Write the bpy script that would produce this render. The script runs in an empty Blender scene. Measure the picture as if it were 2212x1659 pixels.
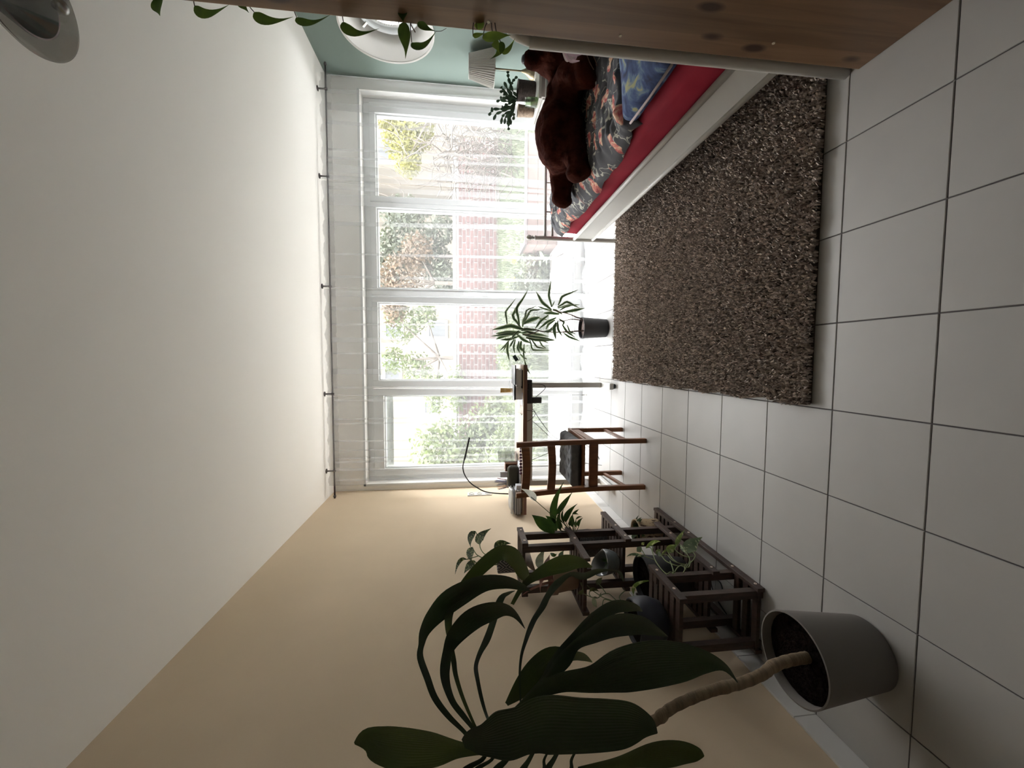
import bpy, bmesh, math, random
import numpy as np
from mathutils import Vector, Matrix, noise as mnoise

scene = bpy.context.scene
COL = scene.collection
rnd = random.Random(7)

# ------------------------------------------------------------------ camera
W0, H0 = 2212.0, 1659.0
FOC = 872.99
CAM = Vector((0.1703, -0.9490, 1.2702))
YAW, PITCH, ROLL = -0.0610, -0.1206, -0.0028
_f = Vector((math.sin(YAW) * math.cos(PITCH), math.cos(YAW) * math.cos(PITCH), math.sin(PITCH)))
_r = Vector((math.cos(YAW), -math.sin(YAW), 0.0))
_u = _r.cross(_f)
RIGHT = _r * math.cos(ROLL) + _u * math.sin(ROLL)
UPV = -_r * math.sin(ROLL) + _u * math.cos(ROLL)
FWD = _f
cam_data = bpy.data.cameras.new('camera')
cam = bpy.data.objects.new('camera', cam_data)
COL.objects.link(cam)
# the phone was held sideways: picture right is down in the room
m = Matrix.Identity(4)
for i in range(3):
    m[i][0] = -UPV[i]; m[i][1] = RIGHT[i]; m[i][2] = -FWD[i]; m[i][3] = CAM[i]
cam.matrix_world = m
cam_data.sensor_fit = 'HORIZONTAL'
cam_data.sensor_width = 36.0
cam_data.lens = FOC / W0 * 36.0
cam_data.clip_start = 0.02
cam_data.clip_end = 200
scene.camera = cam

# ------------------------------------------------------------------ light
SKY = 3.5
world = bpy.data.worlds.new('overcast_sky')
scene.world = world
world.use_nodes = True
_bg = world.node_tree.nodes['Background']
# bright, almost even white overcast, a little brighter overhead
_nt = world.node_tree
_tc = _nt.nodes.new('ShaderNodeTexCoord'); _sx = _nt.nodes.new('ShaderNodeSeparateXYZ')
_nt.links.new(_tc.outputs['Generated'], _sx.inputs[0])
_mr = _nt.nodes.new('ShaderNodeMapRange')
_mr.inputs['From Min'].default_value = 0.0; _mr.inputs['From Max'].default_value = 1.0
_mr.inputs['To Min'].default_value = SKY * 0.8; _mr.inputs['To Max'].default_value = SKY
_nt.links.new(_sx.outputs['Z'], _mr.inputs['Value'])
_bg.inputs['Color'].default_value = (1.0, 0.985, 1.01, 1)
_nt.links.new(_mr.outputs['Result'], _bg.inputs['Strength'])
vs = scene.view_settings
vs.view_transform = 'Standard'
vs.look = 'None'
vs.exposure = 3.10
vs.gamma = 1.0
vs.use_curve_mapping = False
cy = scene.cycles
cy.use_denoising = True
cy.max_bounces = 10
cy.diffuse_bounces = 6
cy.glossy_bounces = 4
cy.transmission_bounces = 6
cy.transparent_max_bounces = 24
cy.sample_clamp_indirect = 8.0
cy.caustics_reflective = False
cy.caustics_refractive = False

# room
XL, XR, YF, YB, ZC = -1.12, 2.77, 3.09, -3.0, 2.515   # left, right, window wall, rear, ceiling
# a portal in the window opening only guides sampling of the sky; it gives off nothing itself
pd = bpy.data.lights.new('sky_portal', 'AREA')
pd.shape = 'RECTANGLE'; pd.size = 3.7; pd.size_y = 2.2
pd.cycles.is_portal = True
po = bpy.data.objects.new('sky_portal', pd)
COL.objects.link(po)
po.location = (0.8, 3.34, 1.12)
po.rotation_euler = (math.radians(-90), 0, 0)


# ------------------------------------------------------------------ helpers
def ray(x, y):
    a = (H0 - y - H0 / 2) / FOC
    b = (W0 / 2 - x) / FOC
    return FWD + RIGHT * a + UPV * b

def at(x, y, X=None, Y=None, Z=None, D=None):
    """the point of the room seen at photograph pixel x, y on a plane (or at a depth) of the room"""
    d = ray(x, y)
    if D is not None: return CAM + d * D
    if X is not None: t = (X - CAM.x) / d.x
    elif Y is not None: t = (Y - CAM.y) / d.y
    else: t = (Z - CAM.z) / d.z
    return CAM + d * t

def tag(o, label=None, cat=None, group=None, kind=None):
    if label: o['label'] = label
    if cat: o['category'] = cat
    if group: o['group'] = group
    if kind: o['kind'] = kind
    return o

def empty(name, loc=(0, 0, 0), label=None, cat=None, group=None, kind=None, parent=None):
    o = bpy.data.objects.new(name, None)
    COL.objects.link(o)
    o.location = loc
    o.empty_display_size = 0.05
    if parent: o.parent = parent
    return tag(o, label, cat, group, kind)

def wloc(o):
    v = Vector(o.location)
    while o.parent:
        o = o.parent; v += Vector(o.location)
    return v

class MB:
    """collects polygons in room coordinates; build() links them as one mesh object"""
    def __init__(s):
        s.v = []; s.f = []; s.m = []
    def add(s, verts, faces, mi=0):
        o = len(s.v)
        s.v.extend(Vector(p) for p in verts)
        s.f.extend([tuple(i + o for i in f) for f in faces])
        s.m.extend([mi] * len(faces))
        return s
    def box(s, lo, hi, mi=0, bev=0.0):
        x0, y0, z0 = lo; x1, y1, z1 = hi
        if bev <= 0:
            v = [(x0,y0,z0),(x1,y0,z0),(x1,y1,z0),(x0,y1,z0),(x0,y0,z1),(x1,y0,z1),(x1,y1,z1),(x0,y1,z1)]
            f = [(0,3,2,1),(4,5,6,7),(0,1,5,4),(1,2,6,5),(2,3,7,6),(3,0,4,7)]
            return s.add(v, f, mi)
        bm = bmesh.new()
        bmesh.ops.create_cube(bm, size=1)
        for q in bm.verts:
            q.co = Vector(((x0+x1)/2 + q.co.x*(x1-x0), (y0+y1)/2 + q.co.y*(y1-y0), (z0+z1)/2 + q.co.z*(z1-z0)))
        bmesh.ops.bevel(bm, geom=bm.edges[:], offset=bev, segments=2, affect='EDGES', profile=0.6)
        return s.frombm(bm, mi)
    def frombm(s, bm, mi=0, mat=None):
        bm.verts.index_update()
        vs = [(mat @ q.co if mat else q.co.copy()) for q in bm.verts]
        fs = [tuple(q.index for q in f.verts) for f in bm.faces]
        bm.free()
        return s.add(vs, fs, mi)
    def bar(s, a, b, w, h, up=(0, 0, 1), mi=0, bev=0.0):
        """rectangular bar from a to b, w across, h along up"""
        a = Vector(a); b = Vector(b)
        d = (b - a); L = d.length; d.normalize()
        u = Vector(up); sd = d.cross(u)
        if sd.length < 1e-5: sd = d.cross(Vector((1, 0, 0)))
        sd.normalize(); u = sd.cross(d).normalized()
        bm = bmesh.new()
        bmesh.ops.create_cube(bm, size=1)
        for q in bm.verts:
            q.co = Vector((q.co.x * w, q.co.y * L, q.co.z * h))
        if bev > 0:
            bmesh.ops.bevel(bm, geom=bm.edges[:], offset=bev, segments=2, affect='EDGES', profile=0.6)
        c = (a + b) / 2
        M = Matrix(((sd.x, d.x, u.x, c.x), (sd.y, d.y, u.y, c.y), (sd.z, d.z, u.z, c.z), (0, 0, 0, 1)))
        return s.frombm(bm, mi, M)
    def tube(s, pts, r, n=8, mi=0, cap=True):
        pts = [Vector(p) for p in pts]
        k = len(pts)
        rs = r if isinstance(r, (list, tuple)) else [r] * k
        ring = []
        prev = None
        for i in range(k):
            d = (pts[min(i+1, k-1)] - pts[max(i-1, 0)])
            if d.length < 1e-9: d = Vector((0, 0, 1))
            d.normalize()
            if prev is None:
                a = Vector((0, 0, 1)) if abs(d.z) < 0.9 else Vector((1, 0, 0))
                n1 = d.cross(a).normalized()
            else:
                n1 = prev - d * prev.dot(d)
                if n1.length < 1e-6: n1 = d.cross(Vector((1, 0, 0)))
                n1.normalize()
            prev = n1
            n2 = d.cross(n1)
            ring.append([pts[i] + (n1 * math.cos(2*math.pi*j/n) + n2 * math.sin(2*math.pi*j/n)) * rs[i] for j in range(n)])
        v = [p for q in ring for p in q]
        f = []
        for i in range(k-1):
            for j in range(n):
                a = i*n+j; b = i*n+(j+1) % n
                f.append((a, b, b+n, a+n))
        if cap:
            f.append(tuple(range(n-1, -1, -1)))
            f.append(tuple((k-1)*n + j for j in range(n)))
        return s.add(v, f, mi)
    def lathe(s, prof, c=(0, 0, 0), n=32, mi=0, axis=None):
        """prof: list of (radius, height); closed where radius is 0"""
        c = Vector(c)
        if axis is None: ax = Vector((0, 0, 1)); e1 = Vector((1, 0, 0)); e2 = Vector((0, 1, 0))
        else:
            ax = Vector(axis).normalized()
            e1 = ax.cross(Vector((0, 0, 1)) if abs(ax.z) < 0.9 else Vector((1, 0, 0))).normalized()
            e2 = ax.cross(e1)
        v = []; f = []; idx = []
        for r, h in prof:
            if r <= 1e-6:
                idx.append([len(v)] * n); v.append(c + ax * h)
            else:
                idx.append(list(range(len(v), len(v)+n)))
                for j in range(n):
                    t = 2*math.pi*j/n
                    v.append(c + ax*h + (e1*math.cos(t) + e2*math.sin(t))*r)
        for i in range(len(prof)-1):
            A = idx[i]; B = idx[i+1]
            for j in range(n):
                k = (j+1) % n
                q = [A[j], A[k], B[k], B[j]]
                q = [x for t, x in enumerate(q) if x not in q[:t]]
                if len(q) >= 3: f.append(tuple(q))
        return s.add(v, f, mi)
    def ball(s, c, r, mi=0, seg=16, rings=10, rot=None):
        bm = bmesh.new()
        bmesh.ops.create_uvsphere(bm, u_segments=seg, v_segments=rings, radius=1)
        rr = r if isinstance(r, (tuple, list)) else (r, r, r)
        M = Matrix.Translation(Vector(c)) @ (rot.to_4x4() if rot else Matrix.Identity(4)) @ Matrix.Diagonal((rr[0], rr[1], rr[2], 1))
        return s.frombm(bm, mi, M)
    def build(s, name, mats, parent=None, smooth=False, flip=False, auto=None):
        me = bpy.data.meshes.new(name)
        o = wloc(parent) if parent else Vector((0, 0, 0))
        me.from_pydata([(p - o)[:] for p in s.v], [], s.f)
        mats = mats if isinstance(mats, (list, tuple)) else [mats]
        for q in mats: me.materials.append(q)
        if len(mats) > 1: me.polygons.foreach_set('material_index', s.m)
        if smooth: me.polygons.foreach_set('use_smooth', [True] * len(me.polygons))
        me.update()
        if auto is not None:
            me.polygons.foreach_set('use_smooth', [True] * len(me.polygons))
            try: me.set_sharp_from_angle(angle=math.radians(auto))
            except Exception: pass
        ob = bpy.data.objects.new(name, me)
        COL.objects.link(ob)
        if parent: ob.parent = parent
        return ob

def link_copy(src, parent=None, loc=None, name=None):
    o = src.copy()
    COL.objects.link(o)
    if parent is not None: o.parent = parent
    if loc is not None: o.location = loc
    return o

def copy_tree(o, parent=None):
    c = o.copy(); COL.objects.link(c)
    if parent is not None: c.parent = parent
    for ch in list(o.children): copy_tree(ch, c)
    return c

def crom(P, n):
    """smooth curve through points (numbers or Vectors), n samples per span"""
    P = list(P); k = len(P)
    out = []
    for i in range(k-1):
        p0 = P[max(i-1, 0)]; p1 = P[i]; p2 = P[i+1]; p3 = P[min(i+2, k-1)]
        for j in range(n):
            t = j/n
            out.append(0.5*((2*p1) + (p2-p0)*t + (2*p0-5*p1+4*p2-p3)*t*t + (3*p1-p0-3*p2+p3)*t*t*t))
    out.append(P[-1])
    return out

# ------------------------------------------------------------------ materials
def mat(name, col, rough=0.6, metal=0.0, var=0.0, vscale=8.0, bump=0.0, bscale=40.0, stretch=None, col2=None,
        spec=0.5, sheen=0.0, coat=0.0, objrand=0.0, ramp=(0.35, 0.65), transl=0.0):
    m = bpy.data.materials.new(name); m.use_nodes = True
    nt = m.node_tree; N = nt.nodes; L = nt.links
    b = N['Principled BSDF']
    b.inputs['Base Color'].default_value = (*col, 1)
    b.inputs['Roughness'].default_value = rough
    b.inputs['Metallic'].default_value = metal
    b.inputs['Specular IOR Level'].default_value = spec
    if sheen:
        b.inputs['Sheen Weight'].default_value = sheen
        b.inputs['Sheen Roughness'].default_value = 0.5
    if coat: b.inputs['Coat Weight'].default_value = coat
    tc = N.new('ShaderNodeTexCoord')
    mp = N.new('ShaderNodeMapping')
    L.new(tc.outputs['Object'], mp.inputs['Vector'])
    if stretch: mp.inputs['Scale'].default_value = stretch
    if var > 0 or col2:
        nz = N.new('ShaderNodeTexNoise'); nz.inputs['Scale'].default_value = vscale; nz.inputs['Detail'].default_value = 5
        L.new(mp.outputs['Vector'], nz.inputs['Vector'])
        cr = N.new('ShaderNodeValToRGB')
        c2 = col2 if col2 else tuple(max(0, c*(1-var)) for c in col)
        cr.color_ramp.elements[0].color = (*c2, 1); cr.color_ramp.elements[1].color = (*col, 1)
        cr.color_ramp.elements[0].position = ramp[0]; cr.color_ramp.elements[1].position = ramp[1]
        L.new(nz.outputs['Fac'], cr.inputs['Fac'])
        last = cr.outputs['Color']
        if objrand:
            oi = N.new('ShaderNodeObjectInfo'); hs = N.new('ShaderNodeHueSaturation')
            mr = N.new('ShaderNodeMapRange')
            mr.inputs['To Min'].default_value = 1-objrand; mr.inputs['To Max'].default_value = 1+objrand
            L.new(oi.outputs['Random'], mr.inputs['Value']); L.new(mr.outputs['Result'], hs.inputs['Value'])
            L.new(last, hs.inputs['Color']); last = hs.outputs['Color']
        L.new(last, b.inputs['Base Color'])
    if bump > 0:
        nb = N.new('ShaderNodeTexNoise'); nb.inputs['Scale'].default_value = bscale; nb.inputs['Detail'].default_value = 4
        L.new(mp.outputs['Vector'], nb.inputs['Vector'])
        bp = N.new('ShaderNodeBump'); bp.inputs['Strength'].default_value = bump; bp.inputs['Distance'].default_value = 0.01
        L.new(nb.outputs['Fac'], bp.inputs['Height']); L.new(bp.outputs['Normal'], b.inputs['Normal'])
    if transl > 0:
        out = N['Material Output']
        tr = N.new('ShaderNodeBsdfTranslucent'); tr.inputs['Color'].default_value = (*[min(1, c*1.6) for c in col], 1)
        mx = N.new('ShaderNodeMixShader'); mx.inputs['Fac'].default_value = transl
        L.new(b.outputs['BSDF'], mx.inputs[1]); L.new(tr.outputs['BSDF'], mx.inputs[2]); L.new(mx.outputs['Shader'], out.inputs['Surface'])
    return m

def sheer(name, opac, col=(0.95, 0.96, 0.97), trans=0.75, weave=0.0):
    """thin fabric: part of the light passes straight through, the threads scatter the rest"""
    m = bpy.data.materials.new(name); m.use_nodes = True
    nt = m.node_tree; N = nt.nodes; L = nt.links
    N.remove(N['Principled BSDF']); out = N['Material Output']
    t = N.new('ShaderNodeBsdfTransparent')
    d = N.new('ShaderNodeBsdfDiffuse'); d.inputs['Color'].default_value = (*col, 1)
    l = N.new('ShaderNodeBsdfTranslucent'); l.inputs['Color'].default_value = (*col, 1)
    a = N.new('ShaderNodeMixShader'); a.inputs['Fac'].default_value = trans
    L.new(d.outputs['BSDF'], a.inputs[1]); L.new(l.outputs['BSDF'], a.inputs[2])
    b = N.new('ShaderNodeMixShader'); b.inputs['Fac'].default_value = opac
    L.new(t.outputs['BSDF'], b.inputs[1]); L.new(a.outputs['Shader'], b.inputs[2])
    L.new(b.outputs['Shader'], out.inputs['Surface'])
    return m

def glass(name, tint=(1, 1, 1), refl=0.05, rough=0.02):
    m = bpy.data.materials.new(name); m.use_nodes = True
    nt = m.node_tree; N = nt.nodes; L = nt.links
    N.remove(N['Principled BSDF']); out = N['Material Output']
    t = N.new('ShaderNodeBsdfTransparent'); t.inputs['Color'].default_value = (*tint, 1)
    g = N.new('ShaderNodeBsdfGlossy'); g.inputs['Roughness'].default_value = rough
    x = N.new('ShaderNodeMixShader'); x.inputs['Fac'].default_value = refl
    L.new(t.outputs['BSDF'], x.inputs[1]); L.new(g.outputs['BSDF'], x.inputs[2]); L.new(x.outputs['Shader'], out.inputs['Surface'])
    return m

def leafmat(name, green, dark=None, stripe=None, scale=30.0, transl=0.25, rough=0.5, edge=None):
    """leaf: attribute 'across' runs -1..1 over the blade; veins or pale stripes follow it"""
    m = bpy.data.materials.new(name); m.use_nodes = True
    nt = m.node_tree; N = nt.nodes; L = nt.links
    b = N['Principled BSDF']; out = N['Material Output']
    b.inputs['Roughness'].default_value = rough; b.inputs['Specular IOR Level'].default_value = 0.3
    dark = dark or tuple(c*0.55 for c in green)
    tc = N.new('ShaderNodeTexCoord')
    nz = N.new('ShaderNodeTexNoise'); nz.inputs['Scale'].default_value = scale
    L.new(tc.outputs['Object'], nz.inputs['Vector'])
    cr = N.new('ShaderNodeValToRGB')
    cr.color_ramp.elements[0].color = (*dark, 1); cr.color_ramp.elements[1].color = (*green, 1)
    cr.color_ramp.elements[0].position = 0.35; cr.color_ramp.elements[1].position = 0.65
    L.new(nz.outputs['Fac'], cr.inputs['Fac'])
    col = cr.outputs['Color']
    at_ = N.new('ShaderNodeAttribute'); at_.attribute_name = 'across'
    ab = N.new('ShaderNodeMath'); ab.operation = 'ABSOLUTE'
    L.new(at_.outputs['Fac'], ab.inputs[0])
    if edge:
        r2 = N.new('ShaderNodeValToRGB')
        r2.color_ramp.elements[0].position = 0.55; r2.color_ramp.elements[0].color = (0, 0, 0, 1)
        r2.color_ramp.elements[1].position = 0.7; r2.color_ramp.elements[1].color = (1, 1, 1, 1)
        L.new(ab.outputs[0], r2.inputs['Fac'])
        mx = N.new('ShaderNodeMix'); mx.data_type = 'RGBA'
        mx.inputs['B'].default_value = (*edge, 1)
        L.new(r2.outputs['Color'], mx.inputs['Factor']); L.new(col, mx.inputs['A']); col = mx.outputs['Result']
    if stripe:
        n2 = N.new('ShaderNodeTexNoise'); n2.inputs['Scale'].default_value = scale*2.5; n2.inputs['Detail'].default_value = 3
        L.new(tc.outputs['Object'], n2.inputs['Vector'])
        r3 = N.new('ShaderNodeValToRGB')
        r3.color_ramp.elements[0].position = 0.55; r3.color_ramp.elements[0].color = (0, 0, 0, 1)
        r3.color_ramp.elements[1].position = 0.62; r3.color_ramp.elements[1].color = (1, 1, 1, 1)
        L.new(n2.outputs['Fac'], r3.inputs['Fac'])
        mx = N.new('ShaderNodeMix'); mx.data_type = 'RGBA'
        mx.inputs['B'].default_value = (*stripe, 1)
        L.new(r3.outputs['Color'], mx.inputs['Factor']); L.new(col, mx.inputs['A']); col = mx.outputs['Result']
    # midrib and fine ridges in the relief
    wv = N.new('ShaderNodeMath'); wv.operation = 'MULTIPLY'; wv.inputs[1].default_value = 55
    L.new(at_.outputs['Fac'], wv.inputs[0])
    sn = N.new('ShaderNodeMath'); sn.operation = 'SINE'; L.new(wv.outputs[0], sn.inputs[0])
    bp = N.new('ShaderNodeBump'); bp.inputs['Strength'].default_value = 0.25; bp.inputs['Distance'].default_value = 0.002
    L.new(sn.outputs[0], bp.inputs['Height']); L.new(bp.outputs['Normal'], b.inputs['Normal'])
    L.new(col, b.inputs['Base Color'])
    tr = N.new('ShaderNodeBsdfTranslucent')
    hs = N.new('ShaderNodeHueSaturation'); hs.inputs['Value'].default_value = 1.6
    L.new(col, hs.inputs['Color']); L.new(hs.outputs['Color'], tr.inputs['Color'])
    mxs = N.new('ShaderNodeMixShader'); mxs.inputs['Fac'].default_value = transl
    L.new(b.outputs['BSDF'], mxs.inputs[1]); L.new(tr.outputs['BSDF'], mxs.inputs[2]); L.new(mxs.outputs['Shader'], out.inputs['Surface'])
    return m

M = {}
M['plaster_white'] = mat('plaster_white', (0.86, 0.85, 0.82), 0.9, bump=0.03, bscale=300)
M['ceiling_white'] = mat('ceiling_white', (0.90, 0.885, 0.85), 0.9, bump=0.03, bscale=300)
M['tan_paint'] = mat('tan_paint', (0.64, 0.515, 0.37), 0.85, var=0.05, vscale=3, bump=0.04, bscale=250)
M['teal_paint'] = mat('teal_paint', (0.17, 0.217, 0.197), 0.85, bump=0.04, bscale=250)
M['tile'] = mat('floor_tile', (0.43, 0.42, 0.402), 0.5, var=0.04, vscale=6, objrand=0.02, bump=0.02, bscale=30, spec=0.35)
M['tile_white'] = mat('skirting_tile', (0.66, 0.65, 0.635), 0.35, var=0.03, vscale=6, objrand=0.02)
M['grout'] = mat('grout', (0.11, 0.10, 0.10), 0.95)
M['white_paint'] = mat('white_paint', (0.54, 0.53, 0.50), 0.4)
M['frame_white'] = mat('window_frame_white', (0.66, 0.68, 0.685), 0.35)
M['dark_metal'] = mat('dark_metal', (0.10, 0.09, 0.09), 0.35, metal=0.8)
M['black_plastic'] = mat('black_plastic', (0.018, 0.018, 0.02), 0.45)
M['brass'] = mat('aged_brass', (0.30, 0.25, 0.16), 0.4, metal=0.9)
M['chrome'] = mat('chrome', (0.75, 0.75, 0.75), 0.15, metal=1.0)
M['rack_wood'] = mat('rack_wood', (0.068, 0.038, 0.028), 0.5, var=0.45, vscale=14, stretch=(6, 1, 1), bump=0.15, bscale=60)
M['chair_wood'] = mat('chair_wood', (0.24, 0.092, 0.036), 0.42, var=0.35, vscale=10, stretch=(5, 5, 0.7), bump=0.05, bscale=60)
M['soil'] = mat('soil', (0.016, 0.012, 0.010), 1.0, var=0.6, vscale=60, bump=1.0, bscale=120, spec=0.0)
M['glass'] = glass('window_glass', (0.97, 0.985, 0.98), 0.04)
M['sheer'] = sheer('sheer_voile', 0.19, col=(0.64, 0.65, 0.665), trans=0.6)
M['sheer_head'] = sheer('sheer_voile_heading', 0.30, col=(0.5, 0.5, 0.5), trans=0.5)
M['sheer_hem'] = sheer('sheer_voile_hem', 0.34, col=(0.78, 0.79, 0.80), trans=0.6)

# ------------------------------------------------------------------ leaves
def depth_of(p): return (Vector(p) - CAM).dot(FWD)

def plane_depth(X=None, Y=None, Z=None):
    return lambda x, y, t: depth_of(at(x, y, X=X, Y=Y, Z=Z))

def leaf_px(name, st, m, parent, dep, camber=0.25, tilt=0.0, n=4, k=7, twist=None, wave=0.0, label=None):
    """a blade along photograph stations (x, y, half width); dep gives its real distance"""
    xs = [[float(q[0]), float(q[1]), float(q[2])] for q in st]
    xs = crom([np.array(q) for q in xs], n)
    K = len(xs)
    V = []; A = []
    ph = rnd.random() * 6
    for i, (x, y, w) in enumerate(xs):
        t = i / (K-1)
        D = dep(x, y, t) if callable(dep) else (dep[0] + (dep[1]-dep[0])*t if isinstance(dep, (tuple, list)) else dep)
        p0 = xs[max(i-1, 0)]; p1 = xs[min(i+1, K-1)]
        tx, ty = p1[0]-p0[0], p1[1]-p0[1]
        l = math.hypot(tx, ty) or 1
        nx, ny = -ty/l, tx/l
        side = (RIGHT * (-ny) + UPV * (-nx))
        c = CAM + ray(x, y) * D
        ww = max(w, 0.25) * D / FOC
        tl = tilt if twist is None else twist[0] + (twist[1]-twist[0])*t
        for j in range(k):
            a = -1 + 2*j/(k-1)
            q = c + side*(a*ww) + FWD*(tl*a*ww + camber*ww*(1-a*a)) + FWD*(wave*ww*math.sin(t*14+ph+a)*abs(a))
            V.append(q); A.append(a)
    F = []
    for i in range(K-1):
        for j in range(k-1):
            a = i*k+j
            F.append((a, a+1, a+k+1, a+k))
    b = MB().add(V, F)
    o = b.build(name, m, parent, smooth=True)
    att = o.data.attributes.new('across', 'FLOAT', 'POINT')
    att.data.foreach_set('value', A)
    if label: o['label'] = label
    return o

def leaf3(name, pts, widths, up, m, parent, camber=0.25, n=4, k=5):
    """a blade along room points, flat side facing up"""
    P = crom([Vector(p) for p in pts], n); Wd = crom([float(q) for q in widths], n)
    V = []; A = []; K = len(P); up = Vector(up)
    for i in range(K):
        d = (P[min(i+1, K-1)] - P[max(i-1, 0)]).normalized()
        sd = d.cross(up)
        if sd.length < 1e-4: sd = Vector((1, 0, 0))
        sd.normalize(); nn = sd.cross(d)
        for j in range(k):
            a = -1 + 2*j/(k-1)
            V.append(P[i] + sd*(a*Wd[i]) - nn*(camber*Wd[i]*(1-a*a))); A.append(a)
    F = [(i*k+j, i*k+j+1, (i+1)*k+j+1, (i+1)*k+j) for i in range(K-1) for j in range(k-1)]
    o = MB().add(V, F).build(name, m, parent, smooth=True)
    att = o.data.attributes.new('across', 'FLOAT', 'POINT'); att.data.foreach_set('value', A)
    return o

def stem_px(name, pts, r, m, parent, dep, n=6, mb=None):
    xs = crom([np.array([float(a), float(b)]) for a, b in pts], 5)
    P = []
    for i, (x, y) in enumerate(xs):
        t = i/(len(xs)-1)
        D = dep(x, y, t) if callable(dep) else (dep[0] + (dep[1]-dep[0])*t if isinstance(dep, (tuple, list)) else dep)
        P.append(CAM + ray(x, y)*D)
    if isinstance(r, (tuple, list)): r = [r[0] + (r[1]-r[0])*i/(len(P)-1) for i in range(len(P))]
    if mb is not None:
        mb.tube(P, r, n); return None
    return MB().tube(P, r, n).build(name, m, parent, smooth=True)

# ------------------------------------------------------------------ room shell
floor = tag(MB().box((XL-0.1, YB-0.1, -0.12), (XR+0.1, YF+0.02, -0.0035)).build('floor', M['grout']), kind='structure')
T = 0.30
full = None
ix0, ix1 = math.floor(XL/T), math.ceil(XR/T)
g = 0.0019
for j in range(-10, 11):
    for i in range(ix0, ix1):
        x0, x1 = max(i*T, XL)+g, min((i+1)*T, XR)-g
        y0, y1 = max(j*T, YB)+g, min((j+1)*T, YF+0.02)-g
        if x1-x0 < 0.01 or y1-y0 < 0.01: continue
        b = 0.0012
        if i*T >= XL and (i+1)*T <= XR and j*T >= YB and (j+1)*T <= YF:
            if full is None:
                v = [(x0,y0,-.008),(x1,y0,-.008),(x1,y1,-.008),(x0,y1,-.008),(x0,y0,-b),(x1,y0,-b),(x1,y1,-b),(x0,y1,-b),
                     (x0+b,y0+b,0),(x1-b,y0+b,0),(x1-b,y1-b,0),(x0+b,y1-b,0)]
                o3 = Vector((i*T+T/2, j*T+T/2, 0))
                v = [Vector(q)-o3 for q in v]
                f = [(0,1,5,4),(1,2,6,5),(2,3,7,6),(3,0,4,7),(4,5,9,8),(5,6,10,9),(6,7,11,10),(7,4,8,11),(8,9,10,11)]
                full = MB().add(v, f).build('floor_tile', M['tile'], floor)
                full.location = o3
            else:
                link_copy(full, floor, Vector((i*T+T/2, j*T+T/2, 0)))
        else:
            MB().box((x0, y0, -.008), (x1, y1, 0)).build('floor_tile', M['tile'], floor)

tag(MB().box((XL-0.25, YB-0.1, -0.1), (XL, YF+0.27, ZC+0.15)).build('wall_left', M['tan_paint']), kind='structure')
tag(MB().box((XL-0.25, YB-0.25, ZC), (XR+0.35, YF+0.27, ZC+0.2)).build('ceiling', M['ceiling_white']), kind='structure')
tag(MB().box((XL-0.25, YB-0.25, -0.1), (XR+0.35, YB, ZC)).build('wall_rear', M['plaster_white']), kind='structure')
# window wall with its opening
OX0, OX1, OZ1, YO = -1.055, 2.66, 2.215, 3.36
wf = MB()
wf.box((XL, YF, -0.1), (OX0, YO, ZC)); wf.box((OX1, YF, -0.1), (XR+0.35, YO, ZC)); wf.box((OX0, YF, OZ1), (OX1, YO, ZC)); wf.box((OX0, YF+0.02, -0.1), (OX1, YO, 0.0))
tag(wf.build('wall_front', M['plaster_white']), kind='structure')

# added slab, unseen above the terrace doors, cutting light from the high sky
tag(MB().box((XL-0.6, YO, 2.62), (XR+0.9, YO+0.8, 2.80)).build('added_sky_shade', M['plaster_white']), kind='structure')

# right wall with the round opening: a ring of quads around a circle
RWC = (2.502, 1.859); RWR = 0.357; RWD = 0.35
def wall_right():
    b = MB(); n = 64
    y0, y1, z0, z1 = YB, YF, -0.1, ZC
    inner = []; outer = []
    for k in range(n):
        t = 2*math.pi*k/n
        cy_, cz_ = RWC[0] + RWR*math.cos(t), RWC[1] + RWR*math.sin(t)
        inner.append((XR, cy_, cz_))
        # ray to the square around the opening
        s = 1/max(abs(math.cos(t)), abs(math.sin(t)))
        outer.append((XR, RWC[0] + 0.42*s*math.cos(t), RWC[1] + 0.42*s*math.sin(t)))
    f = [(k, (k+1) % n, n+(k+1) % n, n+k) for k in range(n)]
    b.add(inner+outer, f)
    sy0, sy1, sz0, sz1 = RWC[0]-0.42, RWC[0]+0.42, RWC[1]-0.42, RWC[1]+0.42
    for (a, c, d, e) in ((y0, sy0, z0, z1), (sy1, y1, z0, z1), (sy0, sy1, z0, sz0), (sy0, sy1, sz1, z1)):
        b.add([(XR,a,d),(XR,c,d),(XR,c,e),(XR,a,e)], [(0,1,2,3)])
    # outer skin keeps the sky out except at the round opening
    X2 = XR+RWD
    o2 = [(X2, p[1], p[2]) for p in outer]; i2 = [(X2, RWC[0] + 0.24*math.cos(2*math.pi*k/n), RWC[1] + 0.24*math.sin(2*math.pi*k/n)) for k in range(n)]
    b.add(i2+o2, f)
    for (a, c, d, e) in ((y0, sy0, z0, z1), (sy1, y1, z0, z1), (sy0, sy1, z0, sz0), (sy0, sy1, sz1, z1)):
        b.add([(X2,a,d),(X2,c,d),(X2,c,e),(X2,a,e)], [(0,1,2,3)])
    return b
tag(wall_right().build('wall_right', M['teal_paint']), kind='structure')

# skirting of cut tiles on the left wall
sk = empty('baseboard_left', (XL, 0, 0), kind='structure')
for j in range(-10, 11):
    y0, y1 = max(j*T, YB)+0.0015, min((j+1)*T, YF)-0.0015
    if y1 > y0: MB().box((XL, y0, 0.001), (XL+0.010, y1, 0.088), bev=0.0015).build('skirting_tile', M['tile_white'], sk)

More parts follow.
